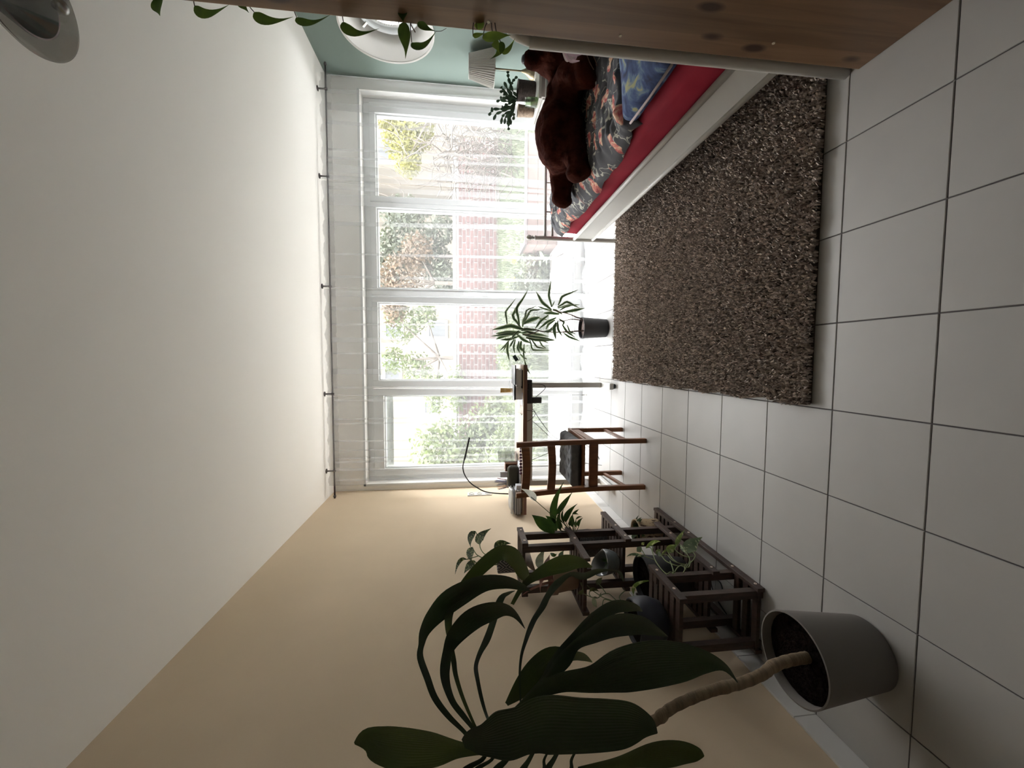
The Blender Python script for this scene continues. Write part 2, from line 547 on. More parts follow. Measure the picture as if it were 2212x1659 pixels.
# ------------------------------------------------------------------ windows
win = empty('window_1', (0.8, YF+0.12, 0), kind='structure')
FY0, FY1 = YF+0.12, YF+0.20
for (a, b) in (((OX0, FY0, 0.0), (OX0+0.045, FY1, OZ1)), ((OX1-0.045, FY0, 0.0), (OX1, FY1, OZ1)),
               ((OX0+0.045, FY0, OZ1-0.055), (OX1-0.045, FY1, OZ1)), ((OX0+0.045, FY0, 0.0), (OX1-0.045, FY1, 0.05))):
    MB().box(a, b, bev=0.004).build('frame_bar', M['frame_white'], win)
# raised trim round the opening, catching light
for (a, b) in (((OX0-0.02, YF-0.012, 0.0), (OX0, YF, OZ1+0.02)), ((OX0-0.02, YF-0.012, OZ1), (OX1, YF, OZ1+0.02))):
    MB().box(a, b).build('trim_bar', M['frame_white'], win)
panes = [(-0.935, -0.195, 0.135, 2.055), (-0.045, 0.725, 0.125, 2.10), (0.865, 1.635, 0.125, 2.10), (1.74, 2.52, 0.125, 2.10)]
sash_x = [(-1.008, -0.125), (-0.12, 0.79), (0.795, 1.685), (1.69, 2.613)]
for (x0, x1, z0, z1), (s0, s1) in zip(panes, sash_x):
    b = MB()
    ya, yb = FY0-0.025, FY1-0.01
    s0 += 0.002; s1 -= 0.002
    zb, zt = 0.052, OZ1-0.057
    b.box((s0, ya, zb), (x0, yb, zt), bev=0.005); b.box((x1, ya, zb), (s1, yb, zt), bev=0.005)
    b.box((x0, ya, zb), (x1, yb, z0), bev=0.005); b.box((x0, ya, z1), (x1, yb, zt), bev=0.005)
    # glazing bead
    for (p, q) in (((x0, ya+0.03, z0), (x0+0.012, yb-0.01, z1)), ((x1-0.012, ya+0.03, z0), (x1, yb-0.01, z1)),
                   ((x0+0.012, ya+0.03, z0), (x1-0.012, yb-0.01, z0+0.012)), ((x0+0.012, ya+0.03, z1-0.012), (x1-0.012, yb-0.01, z1))):
        b.box(p, q)
    s = b.build('sash', M['frame_white'], win)
    MB().box((x0+0.004, FY0+0.03, z0+0.004), (x1-0.004, FY0+0.05, z1-0.004)).build('glass_pane', M['glass'], s)
# handle on the meeting stile
h = MB(); hx = 0.825
h.box((hx-0.018, FY0-0.037, 1.02), (hx+0.018, FY0-0.0255, 1.17), bev=0.004)
h.tube([(hx, FY0-0.037, 1.10), (hx, FY0-0.075, 1.10), (hx, FY0-0.08, 1.12), (hx, FY0-0.08, 1.26)], 0.010, 8)
h.build('handle', M['frame_white'], win, smooth=False)
MB().box((OX0, YF+0.0, 0.0), (OX1, FY0, 0.012), bev=0.003).build('sill', M['tile_white'], win)
# lowered slats of the roller shutter over the leftmost pane
sh = MB()
for k in range(3): sh.box((-0.93, FY1+0.02, 1.985+k*0.026), (-0.20, FY1+0.03, 2.009+k*0.026))
sh.build('roller_shutter', mat('shutter_grey', (0.42, 0.44, 0.42), 0.6), win)

w2 = empty('window_2', (XR, RWC[0], RWC[1]), kind='structure')
c2 = (XR, RWC[0], RWC[1])
MB().lathe([(RWR, 0.0), (RWR+0.012, -0.006), (RWR+0.012, 0.0), (RWR, 0.004), (0.262, 0.20), (0.262, 0.22)], c2, 96, axis=(1, 0, 0)).build('round_reveal', M['white_paint'], w2, auto=40)
MB().lathe([(0.262, 0.20), (0.262, 0.16), (0.245, 0.145), (0.232, 0.16), (0.228, 0.185), (0.214, 0.19), (0.205, 0.175), (0.190, 0.185), (0.188, 0.23), (0.262, 0.23)], c2, 96, axis=(1, 0, 0)).build('round_frame', M['frame_white'], w2, auto=40)
MB().lathe([(0.0, 0.205), (0.189, 0.205), (0.189, 0.212), (0.0, 0.212)], c2, 64, axis=(1, 0, 0)).build('round_pane', M['glass'], w2)
sp = MB()
for k in range(72):
    t = 2*math.pi*k/72
    p = Vector((XR+0.181, RWC[0]+0.194*math.cos(t), RWC[1]+0.194*math.sin(t)))
    sp.ball(p, 0.0055, seg=6, rings=4)
sp.build('beaded_seal', mat('seal_grey', (0.35, 0.33, 0.30), 0.6), w2, smooth=True)
for t in (math.radians(52), math.radians(-20)):
    d = Vector((0, math.cos(t), math.sin(t)))
    p = Vector(c2) + Vector((0.15, 0, 0)) + d*0.232
    MB().bar(p, p + d*0.05 - Vector((0.02, 0, 0)), 0.022, 0.016, up=(1, 0, 0), bev=0.004).build('latch', M['chrome'], w2)

# ------------------------------------------------------------------ curtain rod and voile panels
YR = 2.872
rod = empty('curtain_rod', (0.8, YR, 2.44), 'dark thin curtain rod under the ceiling with small spear finials', 'curtain rod')
MB().tube([(-1.085, YR, 2.445), (2.70, YR, 2.445)], 0.0075, 10).build('rod', M['dark_metal'], rod, smooth=True)
for x, s in ((-1.085, -1), (2.70, 1)):
    MB().lathe([(0.0075, 0), (0.013, 0.004), (0.013, 0.012), (0.008, 0.016), (0.011, 0.022), (0, 0.034)], (x, YR, 2.445), 12, axis=(s, 0, 0)).build('finial', M['dark_metal'], rod, smooth=True)
for x in (-0.857, -0.149, 0.814, 1.768, 2.505):
    b = MB()
    b.lathe([(0, 0), (0.022, 0), (0.022, -0.006), (0.007, -0.010), (0.007, -0.058), (0.011, -0.060), (0.011, -0.083), (0, -0.083)], (x, YR, ZC), 14)
    b.build('bracket', M['dark_metal'], rod, auto=40)

def curtain(px0, px1, folds, label, zbot=0.035, seed=1, slack=0.0):
    """one voile panel between two photograph columns; folds: (column at top, at bottom, width, width at bottom)"""
    rr = random.Random(seed)
    X0 = at(800, px0, Y=YR).x; X1 = at(800, px1, Y=YR).x
    if X0 > X1: X0, X1 = X1, X0
    ev = []
    for (ct, cb, wt, wb) in folds:
        xt = at(815, ct, Y=YR).x; xb = at(1120, cb, Y=YR).x
        ev.append((xt, xb, wt, wb, rr.uniform(0.006, 0.014)))
    ev.sort(key=lambda e: e[0])
    ZT = 2.468
    zz = [ZT - 0.03, 2.40, 2.3, 2.15, 2.0, 1.8, 1.6, 1.4, 1.2, 1.0, 0.8, 0.6, 0.45, 0.3, 0.2, 0.12, 0.075, zbot]
    ph = [rr.uniform(0, 6.28) for _ in range(6)]
    def row(z):
        t = (ZT - z)/(ZT - 0.3); P = []
        last = X0 - slack*(t if seed % 2 else 0)
        end = X1
        def ripple(x):
            a = 0.006 + 0.012*min(1, t)
            return YR + a*math.sin(x*17+ph[0]+0.5*t) + a*0.5*math.sin(x*41+ph[1]) + 0.004*math.sin(x*90+ph[2])*min(1, t*2)
        def span(a, b, n):
            for k in range(n): 
                x = a + (b-a)*k/n
                P.append((x, ripple(x)))
        for (xt, xb, wt, wb, yo) in ev:
            c = xt + (xb-xt)*t; w = wt + (wb-wt)*t
            a, b = c - w/2, c + w/2
            span(last, a, 14)
            y = ripple(c)
            P += [(a, y), (a + w*0.5, y-yo), (b-0.1*w, y-yo*1.2), (b, y-yo*0.7), (b-0.1*w, y-0.2*yo), (a+w*0.1, y+0.1*yo), (a, y+yo*0.6), (a+w*0.1, y+yo), (b, y+yo*0.7)]
            last = b
        span(last, end, 14)
        P.append((end, ripple(end)))
        return P
    V = []; n = 0
    for q, z in enumerate(zz):
        R = row(z); n = len(R)
        for k, (x, y) in enumerate(R):
            zq = z
            if q >= len(zz)-3: zq += 0.012*math.sin(x*11+ph[3]) + 0.006*math.sin(x*23+ph[4])
            V.append((x, y, zq))
    F = [(r*n+k, r*n+k+1, (r+1)*n+k+1, (r+1)*n+k) for r in range(len(zz)-1) for k in range(n-1)]
    b = MB().add(V, F)
    o = b.build('sheer_curtain', [M['sheer'], M['sheer_hem']], smooth=True)
    mi = [0]*len(F)
    nf = n-1
    for r in range(len(zz)-3, len(zz)-1):
        for k in range(nf): mi[r*nf+k] = 1
    for r in range(len(zz)-1):
        mi[r*nf] = 1; mi[r*nf+nf-1] = 1
    o.data.polygons.foreach_set('material_index', mi)
    tag(o, label, 'curtain', 'voile curtain panels on the rod')
    # gathered heading: a ruffle wrapped round the rod
    V = []; n = 150
    for z, off in ((2.488, 0.004), (2.474, 0.012), (2.458, 0.013), (2.445, 0.0145), (2.43, 0.012), (2.412, 0.006), (2.398, 0.0)):
        for k in range(n):
            x = X0 + (X1-X0)*k/(n-1)
            wv = 0.006*math.sin(x*70+ph[4]) + 0.004*math.sin(x*160+ph[5]) + 0.005*math.sin(x*29)
            zo = 0.008*math.sin(x*33+ph[2]) if z > 2.48 else 0.0
            V.append((x, YR - off - 0.004 + wv*(0.4 if 2.43 < z < 2.46 else 1), z+zo))
    F = [(r*n+k, r*n+k+1, (r+1)*n+k+1, (r+1)*n+k) for r in range(6) for k in range(n-1)]
    MB().add(V, F).build('heading_ruffle', M['sheer_head'], o, smooth=True)
    return o

curtain(168, 395, [(205, 215, .03, .03), (236, 262, .05, .10), (272, 300, .018, .05), (328, 334, .014, .02), (348, 352, .012, .02), (368, 400, .06, .07), (388, 412, .03, .025)],
        'sheer white curtain panel nearest the teal wall, above the plush bear', seed=1)
curtain(397, 624, [(410, 424, .02, .06), (436, 446, .09, .09), (487, 490, .03, .05), (552, 556, .016, .03), (600, 604, .02, .03)],
        'sheer white curtain panel behind the bed footboard post', seed=2)
curtain(626, 855, [(636, 638, .05, .05), (668, 668, .03, .03), (702, 700, .016, .02), (735, 738, .04, .06), (764, 764, .012, .02), (802, 808, .05, .07), (836, 840, .02, .04)],
        'sheer white curtain panel behind the striped-leaf potted dracaena', seed=3)
curtain(857, 1046, [(864, 868, .02, .03), (905, 898, .018, .02), (914, 912, .018, .02), (951, 950, .014, .02), (972, 966, .01, .02), (989, 980, .014, .02), (997, 992, .02, .03), (1012, 1010, .03, .03), (1034, 1036, .02, .03)],
        'sheer white curtain panel behind the desk and wooden chair', seed=4)

# ------------------------------------------------------------------ garden beyond the glass
def leaf_cloud(n, centers, size, seed, dark=0.0):
    """n small leaf quads scattered in ellipsoids (centre, radii)"""
    g = np.random.default_rng(seed)
    w = np.array([c[1][0]*c[1][1]*c[1][2] for c in centers]) ** 0.7
    idx = g.choice(len(centers), n, p=w/w.sum())
    d = g.normal(size=(n, 3)); d /= np.linalg.norm(d, axis=1)[:, None]
    rad = g.uniform(0.55, 1.05, n)[:, None]
    C0 = np.array([c[0] for c in centers])[idx]; R0 = np.array([c[1] for c in centers])[idx]
    P = C0 + d*R0*rad
    a = g.normal(size=(n, 3)); a /= np.linalg.norm(a, axis=1)[:, None]
    b = np.cross(a, d + 0.3*g.normal(size=(n, 3))); b /= (np.linalg.norm(b, axis=1)[:, None] + 1e-6)
    s = size*g.uniform(0.6, 1.3, n)[:, None]
    q0 = P - a*s; q1 = P + b*s*0.5; q2 = P + a*s; q3 = P - b*s*0.5
    V = np.stack([q0, q1, q2, q3], 1).reshape(-1, 3)
    F = np.arange(4*n).reshape(-1, 4)
    return V, F

def np_mesh(name, V, F, mats, parent=None):
    me = bpy.data.meshes.new(name)
    o = np.array(wloc(parent)) if parent else np.zeros(3)
    me.from_pydata((V - o).tolist(), [], F.tolist())
    for q in (mats if isinstance(mats, (list, tuple)) else [mats]): me.materials.append(q)
    ob = bpy.data.objects.new(name, me); COL.objects.link(ob)
    if parent: ob.parent = parent
    return ob

def shrub(name, label, cat, centers, n, size, m, seed, trunk=None, group=None):
    c = centers[0][0]
    zb = min(q[0][2]-q[1][2] for q in centers)
    r = empty(name, (c[0], c[1], trunk[0][2] if trunk else zb), label, cat, group)
    V, F = leaf_cloud(n, centers, size, seed)
    np_mesh('crown', V, F, m, r)
    if trunk:
        b = MB(); b.tube(trunk, [0.06, 0.04], 8)
        for (cc, rr_) in centers[:6]: b.tube([trunk[-1], cc], [0.03, 0.012], 5)
        b.build('trunk', M['bark'], r, smooth=True)
    return r

M['bark'] = mat('bark', (0.0504, 0.0396, 0.0306), 0.9, var=0.4, vscale=30, bump=0.4, bscale=60)
M['foliage_ivy'] = mat('ivy_leaves', (0.0612, 0.0792, 0.0252), 0.6, col2=(0.0216, 0.0324, 0.0108), vscale=2.5, transl=0.35)
M['foliage_dark'] = mat('conifer_leaves', (0.0468, 0.054, 0.0324), 0.7, col2=(0.0144, 0.0198, 0.0108), vscale=1.8, transl=0.25)
M['foliage_rust'] = mat('rusty_leaves', (0.09, 0.0612, 0.036), 0.7, col2=(0.0468, 0.0306, 0.018), vscale=2.0, transl=0.3)
M['foliage_yellow'] = mat('yellow_leaves', (0.1152, 0.108, 0.0216), 0.7, col2=(0.0648, 0.0648, 0.018), vscale=1.5, transl=0.4)
M['paver'] = mat('terrace_paver', (0.46, 0.44, 0.41), 0.85, var=0.15, vscale=4, objrand=0.06)
M['brick'] = mat('garden_brick', (0.058, 0.026, 0.023), 0.85, var=0.3, vscale=8, objrand=0.18)
M['mortar'] = mat('mortar', (0.20, 0.185, 0.18), 0.95)
M['grass'] = mat('lawn_green', (0.0612, 0.072, 0.036), 0.9, col2=(0.0324, 0.0432, 0.0198), vscale=3.0)
M['render_beige'] = mat('house_render', (0.095, 0.082, 0.066), 0.9, var=0.06, vscale=0.7)
M['roof'] = mat('roof_tile', (0.108, 0.0648, 0.0504), 0.9, var=0.2, vscale=3)

ter = tag(MB().box((-5.0, YO, -0.35), (8.0, 5.30, -0.105)).build('terrace_ground', M['mortar']), kind='structure')
pv = None
for j in range(4):
    for i in range(-7, 13):
        x0, y0 = i*0.5 + (0.25 if j % 2 else 0), 3.40 + j*0.47
        if pv is None:
            pv = MB().box((x0, y0, -0.12), (x0+0.488, y0+0.458, -0.062), bev=0.004).build('paver', M['paver'], ter)
            base_p = (x0, y0)
        else:
            link_copy(pv, ter, Vector((x0-base_p[0], y0-base_p[1], 0)))

def ground_z(x, y):
    t = min(1, max(0, (y-5.3)/2.2)); t = t*t*(3-2*t)
    return -0.08 + 0.62*t + (0.04*(y-7.5) if y > 7.5 else 0)
V = []; F = []
nx, ny = 46, 40
for j in range(ny):
    y = 5.3 + (j/(ny-1))**1.5*24
    for i in range(nx):
        x = -12 + i*32/(nx-1)
        V.append((x, y, ground_z(x, y) + 0.015*mnoise.noise(Vector((x*1.3, y*1.3, 0)))))
for j in range(ny-1):
    for i in range(nx-1):
        a = j*nx+i; F.append((a, a+1, a+nx+1, a+nx))
lawn = tag(MB().add(V, F).build('lawn', M['grass'], smooth=True), kind='structure')
g_ = np.random.default_rng(5)
n = 26000
gx = g_.uniform(-3.5, 5.5, n); gy = 5.32 + 2.1*g_.uniform(0, 1, n)
gz = np.array([ground_z(a, b) for a, b in zip(gx, gy)])
hh = g_.uniform(0.04, 0.11, n); th = g_.uniform(0, 6.28, n)
B0 = np.stack([gx + .006*np.cos(th), gy + .006*np.sin(th), gz-.01], 1); B1 = np.stack([gx - .006*np.cos(th), gy - .006*np.sin(th), gz-.01], 1)
TP = np.stack([gx + g_.normal(0, .02, n), gy + g_.normal(0, .02, n), gz + hh], 1)
gr = np_mesh('grass', np.stack([B0, B1, TP], 1).reshape(-1, 3), np.arange(3*n).reshape(-1, 3), M['grass'])
tag(gr, 'short green lawn grass sloping up to the brick wall', 'grass', kind='stuff')

gw = tag(MB().box((-2.6, 7.52, 0.2), (4.6, 7.70, 1.40)).build('wall_garden', M['mortar']), kind='structure')
bk = None
for r in range(11):
    for i in range(27):
        x0 = -2.55 + i*0.262 + (0.131 if r % 2 else 0); z0 = 0.50 + r*0.079
        if bk is None:
            bk = MB().box((x0, 7.50, z0), (x0+0.236, 7.60, z0+0.060)).build('brick', M['brick'], gw); b0 = (x0, z0)
        else:
            link_copy(bk, gw, Vector((x0-b0[0], rnd.uniform(-.003, .003), z0-b0[1])))
MB().box((-2.62, 7.485, 1.405), (4.62, 7.72, 1.465), bev=0.006).build('coping', M['paver'], gw)

# rendered house far behind
hs = empty('house', (2.0, 16.0, 0.5), 'pale beige rendered house far behind the garden', 'house')
MB().box((-9.0, 15.0, 0.2), (5.6, 21.0, 5.9)).build('wall', M['render_beige'], hs)
MB().add([(-9.5, 14.5, 5.8), (6.1, 14.5, 5.8), (6.1, 18, 8.6), (-9.5, 18, 8.6), (-9.5, 21.5, 5.8), (6.1, 21.5, 5.8)], [(0, 1, 2, 3), (3, 2, 5, 4), (1, 5, 2), (0, 3, 4)]).build('roof', M['roof'], hs)
def house_window(x, z, w, h, Y=15.0):
    b = MB(); t = 0.09
    for (p, q) in (((x-w/2, Y-.06, z), (x-w/2+t, Y+.02, z+h)), ((x+w/2-t, Y-.06, z), (x+w/2, Y+.02, z+h)), ((x-w/2+t, Y-.06, z), (x+w/2-t, Y+.02, z+t)), ((x-w/2+t, Y-.06, z+h-t), (x+w/2-t, Y+.02, z+h))):
        b.box(p, q)
    f = b.build('window', M['frame_white'], hs)
    MB().box((x-w/2+t, Y-.03, z+t), (x+w/2-t, Y-.005, z+h-t)).build('pane', M['dark_pane'], f)
M['dark_pane'] = mat('dark_pane', (0.03, 0.032, 0.035), 0.6)
p = at(852, 716, Y=15.0); house_window(p.x, p.z-0.35, 0.6, 0.75)
p = at(950, 712, Y=15.0); house_window(p.x, p.z-0.3, 0.72, 0.8)
p = at(845, 800, Y=15.0); house_window(p.x, p.z-0.4, 0.9, 0.7)
p = at(930, 880, Y=15.0); house_window(p.x, p.z-0.3, 0.6, 0.6)
h2 = empty('garden_house', (10.0, 14.0, 0.5), 'second pale house behind the yellow-green shrub', 'house')
MB().box((6.35, 12.5, 0.2), (16.0, 18.0, 6.5)).build('wall', M['render_beige'], h2)
MB().box((6.3, 12.2, 6.5), (16.3, 18.3, 6.8)).build('roof', M['roof'], h2)
b = MB(); p = at(830, 318, Y=12.5)
b.box((p.x-.5, 12.45, p.z-.6), (p.x+.5, 12.52, p.z+.5)); f = b.build('window', M['frame_white'], h2)
MB().box((p.x-.4, 12.43, p.z-.5), (p.x+.4, 12.45, p.z+.4)).build('pane', M['dark_pane'], f)

def C(x, y, D, r): return (tuple(CAM + ray(x, y)*D), r)
shrub('ivy_hedge', 'tall light green ivy hedge outside the leftmost window pane', 'hedge',
      [((-1.9, 6.6, 0.9), (0.9, 0.45, 1.1)), ((-1.5, 6.5, 1.5), (0.6, 0.4, 0.75)), ((-1.2, 6.4, 0.6), (0.7, 0.4, 0.7)), ((-2.6, 6.7, 1.2), (0.8, 0.5, 1.1)), ((-0.9, 6.6, 0.45), (0.6, 0.35, 0.5))],
      9000, 0.055, M['foliage_ivy'], 3)
shrub('trailing_shrub', 'loose green shrub trailing over the brick garden wall', 'shrub',
      [C(900, 800, 9.6, (0.45, .3, .4)), C(870, 700, 9.8, (.5, .3, .5)), C(940, 850, 9.3, (.5, .3, .3)), C(850, 780, 9.8, (.35, .3, .35)), C(920, 680, 9.5, (.35, .3, .3)), C(985, 840, 8.2, (.5, .2, .25))],
      2600, 0.05, M['foliage_ivy'], 4, trunk=[(0.2, 8.3, 0.55), (0.2, 8.4, 1.8)])
shrub('conifer', 'dark green evergreen tree above the brick wall', 'tree',
      [C(880, 520, 10.0, (.7, .5, .7)), C(930, 560, 9.8, (.5, .4, .5)), C(840, 570, 10.2, (.7, .5, .6)), C(870, 460, 10.4, (.45, .4, .6)), C(950, 500, 9.7, (.4, .4, .35)), C(960, 600, 9.6, (.4, .4, .3))],
      5200, 0.06, M['foliage_dark'], 5, trunk=[(2.6, 8.8, 0.5), (2.6, 9.0, 2.4)])
shrub('copper_shrub', 'rusty brown leaved shrub beside the evergreen', 'shrub',
      [C(870, 595, 9.4, (.55, .35, .55)), C(900, 540, 9.3, (.4, .3, .4)), C(850, 670, 9.6, (.4, .3, .3)), C(830, 620, 9.5, (.4, .3, .4))],
      2600, 0.05, M['foliage_rust'], 6, trunk=[(1.9, 8.5, 0.55), (1.9, 8.5, 1.9)])
shrub('yellow_shrub', 'yellow-green shrub in front of the second pale house', 'shrub',
      [C(870, 290, 11.5, (.8, .5, .6)), C(850, 260, 11.5, (.5, .4, .5)), C(880, 345, 11.3, (.5, .4, .4)), C(910, 280, 11.2, (.6, .4, .4))],
      3800, 0.06, M['foliage_yellow'], 8, trunk=[(6.3, 9.9, 0.55), (6.5, 9.9, 2.0)])
shrub('evergreen_shrub', 'low grey-green shrub at the foot of the slope near the storage box', 'shrub',
      [C(1160, 600, 6.2, (.35, .3, .22)), C(1120, 640, 6.6, (.4, .3, .2)), C(1150, 680, 6.4, (.35, .3, .2)), C(1150, 560, 6.3, (.3, .3, .2))],
      2200, 0.035, M['foliage_dark'], 9)
shrub('low_hedge', 'low clipped green hedge along the terrace edge behind the desk', 'hedge',
      [C(1110, 760, 6.7, (.5, .3, .3)), C(1130, 840, 6.5, (.5, .3, .3)), C(1120, 920, 6.4, (.6, .3, .35)), C(1100, 990, 6.3, (.5, .3, .4))],
      4000, 0.035, M['foliage_ivy'], 10)
# bare tangled shrub behind the right pane
bs = empty('bare_shrub', (4.6, 7.2, 0.3), 'leafless tangled grey shrub outside the rightmost window pane', 'shrub')
b = MB(); rr = random.Random(11)
for k in range(230):
    x = rr.uniform(925, 1110); y = rr.uniform(262, 400)
    p = CAM + ray(x, y)*rr.uniform(6.5, 7.6)
    a = rr.uniform(0, 6.28); pts = [p]; d = Vector((math.cos(a), rr.uniform(-.3, .3), math.sin(a)))
    for s in range(5):
        d = (d + Vector((rr.uniform(-.6, .6), rr.uniform(-.5, .5), rr.uniform(-.5, .7)))).normalized()
        pts.append(pts[-1] + d*rr.uniform(.08, .18))
    b.tube(pts, [rr.uniform(.006, .013)]*5 + [.003], 4, cap=False)
b.build('twigs', M['bark'], bs)
for k in range(5):
    p = CAM + ray(1120, 280+28*k)*7.8
    MB().tube([(p.x, p.y, ground_z(p.x, p.y)-.05), p + Vector((0, 0, .2)), p + Vector((rr.uniform(-.3, .3), 0, .9))], [.03, .022, .01], 6).build('branch', M['bark'], bs, smooth=True)
# drooping bare branches of a tree over the right pane
bt = empty('overhanging_tree', (5.2, 6.4, 0.2), 'bare drooping twigs hanging over the rightmost pane', 'tree')
MB().tube([(5.6, 6.3, -.1), (5.5, 6.4, 2.0), (5.0, 6.2, 3.6), (4.3, 6.1, 3.9)], [.09, .075, .05, .02], 8).build('trunk', M['bark'], bt, smooth=True)
b = MB()
for k in range(9):
    y = 250 + k*20
    P = [CAM + ray(780, y+15)*7.2, CAM + ray(820, y+8)*7.2, CAM + ray(850 + 6*(k % 4), y+22)*7.15, CAM + ray(862 + 9*(k % 3), y+44)*7.1]
    b.tube(crom(P, 4), 0.008, 4, cap=False)
b.tube([CAM + ray(780, y0)*7.2 for y0 in (250, 300, 350, 400, 440)] + [Vector((4.3, 6.1, 3.9))], 0.012, 5)
b.build('twigs', M['bark'], bt)
# timber raised bed on the terrace
rb = empty('raised_bed', (2.4, 5.0, -0.06), 'brown timber raised bed on the terrace beyond the bed', 'planter')
M['box_wood'] = mat('weathered_timber', (0.0864, 0.0576, 0.0486), 0.85, var=0.2, vscale=5, stretch=(0.216, 1.44, 1.44))
pa = at(1128, 526, Y=4.75); pb = at(1128, 285, Y=4.75)
for k in range(3):
    MB().box((pa.x, 4.75, -0.06+k*0.145), (pb.x, 4.78, 0.08+k*0.145), bev=0.004).build('board', M['box_wood'], rb)
    MB().box((pa.x, 4.782, -0.06+k*0.145), (pa.x+.03, 5.28, 0.08+k*0.145), bev=0.004).build('board', M['box_wood'], rb)
MB().box((pa.x-.02, 4.73, 0.377), (pb.x+.02, 4.80, 0.41), bev=0.004).build('rim', M['dark_metal'], rb)
MB().box((pa.x-.02, 4.802, 0.377), (pa.x+.05, 5.3, 0.41), bev=0.004).build('rim', M['dark_metal'], rb)
MB().box((pa.x+.03, 4.80, 0.28), (pb.x, 5.25, 0.31)).build('soil', M['soil'], rb)
# sapling with sparse leaves close to the glass
sp_ = empty('sapling', at(1236, 548, Y=4.4), 'small sapling with sparse narrow leaves just outside the glass', 'sapling')
b = MB(); P = [at(1240, 548, Y=4.4), at(1200, 556, Y=4.4), at(1165, 562, Y=4.4), at(1135, 566, Y=4.4)]
P[0].z = -0.07
b.tube(P, [.008, .007, .006, .004], 6); b.build('stem', M['bark'], sp_, smooth=True)
M['olive'] = leafmat('olive_leaf', (0.25, 0.33, 0.20))
for k in range(14):
    q = P[0].lerp(P[3], rr.uniform(.35, 1)); d = Vector((rr.uniform(-1, 1), rr.uniform(-.4, .4), rr.uniform(-.2, .8))).normalized()
    leaf3('leaf', [q, q+d*.05, q+d*.10], [.004, .011, .001], (0, -1, .4), M['olive'], sp_)
# yellow daffodils on the slope
M['daffodil'] = mat('daffodil_yellow', (0.85, 0.68, 0.06), 0.6, transl=0.3)
for k, (x, y, lab) in enumerate(((1142, 565, 'yellow daffodil nearest the raised bed on the grass slope'), (1126, 605, 'yellow daffodil seen just beside the door handle stile'), (1130, 671, 'yellow daffodil seen past the upper leaves of the striped dracaena'))):
    q = at(x, y, D=7.2); q.z = max(q.z, ground_z(q.x, q.y)+.18)
    fl = empty('daffodil', (q.x, q.y, ground_z(q.x, q.y)), lab, 'flower', 'daffodils on the slope')
    MB().tube([(q.x, q.y, ground_z(q.x, q.y)-.02), q], .005, 5).build('stem', M['olive'], fl)
    b = MB()
    for s in range(6):
        t = s*math.pi/3; d = Vector((math.cos(t), -.15, math.sin(t))); e = Vector((-math.sin(t), 0, math.cos(t)))
        b.add([q, q+d*.03+e*.016, q+d*.06, q+d*.03-e*.016], [(0, 1, 2, 3)])
    b.lathe([(.012, 0), (.015, .025), (.02, .032)], q, 10, axis=(0, -1, 0)); b.build('petals', M['daffodil'], fl)

# ------------------------------------------------------------------ rug
M['rug_base'] = mat('rug_backing', (0.07, 0.055, 0.045), 1.0)
def rugpile(name):
    m = bpy.data.materials.new(name); m.use_nodes = True
    nt = m.node_tree; N = nt.nodes; L = nt.links; b = N['Principled BSDF']
    b.inputs['Roughness'].default_value = 0.95; b.inputs['Specular IOR Level'].default_value = 0.1
    a = N.new('ShaderNodeAttribute'); a.attribute_name = 'strand'
    r = N.new('ShaderNodeValToRGB'); r.color_ramp.interpolation = 'LINEAR'
    r.color_ramp.elements[0].color = (0.17, 0.14, 0.12, 1); r.color_ramp.elements[1].color = (0.86, 0.76, 0.67, 1)
    e = r.color_ramp.elements.new(0.55); e.color = (0.50, 0.425, 0.37, 1)
    L.new(a.outputs['Fac'], r.inputs['Fac']); L.new(r.outputs['Color'], b.inputs['Base Color'])
    return m
M['rug'] = rugpile('rug_pile')
RX0, RX1, RY0, RY1 = 0.005, 1.36, 0.375, 2.312
rug = MB().box((RX0+.01, RY0+.01, 0.0), (RX1-.01, RY1-.01, 0.012)).build('rug', M['rug_base'])
tag(rug, 'dark brown shag rug on the tiles beside the bed', 'rug')
g_ = np.random.default_rng(2)
n = 95000
px_ = g_.uniform(RX0+.004, RX1-.004, n); py_ = g_.uniform(RY0+.004, RY1-.004, n)
# wavy, slightly uneven outline
ex = 0.006*np.sin(py_*23) ; px_ = np.clip(px_+ex*(px_ < RX0+.05), RX0-.008, RX1+.008)
ln = g_.uniform(.013, .024, n); a = g_.uniform(0, 6.283, n); lean = g_.uniform(.1, .8, n)*.014
tx = px_ + lean*np.cos(a); ty = py_ + lean*np.sin(a)
w = g_.uniform(.0030, .0046, n); ca, sa = np.cos(a+1.57)*w, np.sin(a+1.57)*w
mx_, my_ = (px_*.65+tx*.35), (py_*.65+ty*.35)
z0 = .008; zt = .010 + ln
def st(x, y, z): return np.stack([x, y, np.broadcast_to(z, x.shape)], 1)
Q = np.stack([st(px_-ca*.7, py_-sa*.7, z0), st(px_+ca*.7, py_+sa*.7, z0), st(mx_+ca, my_+sa, z0+ln*.75), st(mx_-ca, my_-sa, z0+ln*.75), st(tx+ca*.5, ty+sa*.5, zt), st(tx-ca*.5, ty-sa*.5, zt)], 1).reshape(-1, 3)
k6 = (np.arange(n)*6)[:, None]
Fq = np.concatenate([k6+np.array([[0, 1, 2, 3]]), k6+np.array([[3, 2, 4, 5]])])
pile = np_mesh('pile', Q, Fq, M['rug'], rug)
tone = np.clip(g_.beta(1.6, 2.2, n), 0, 1)
at6 = pile.data.attributes.new('strand', 'FLOAT', 'POINT'); at6.data.foreach_set('value', np.repeat(tone, 6).astype(np.float32))
pile['kind'] = 'stuff'

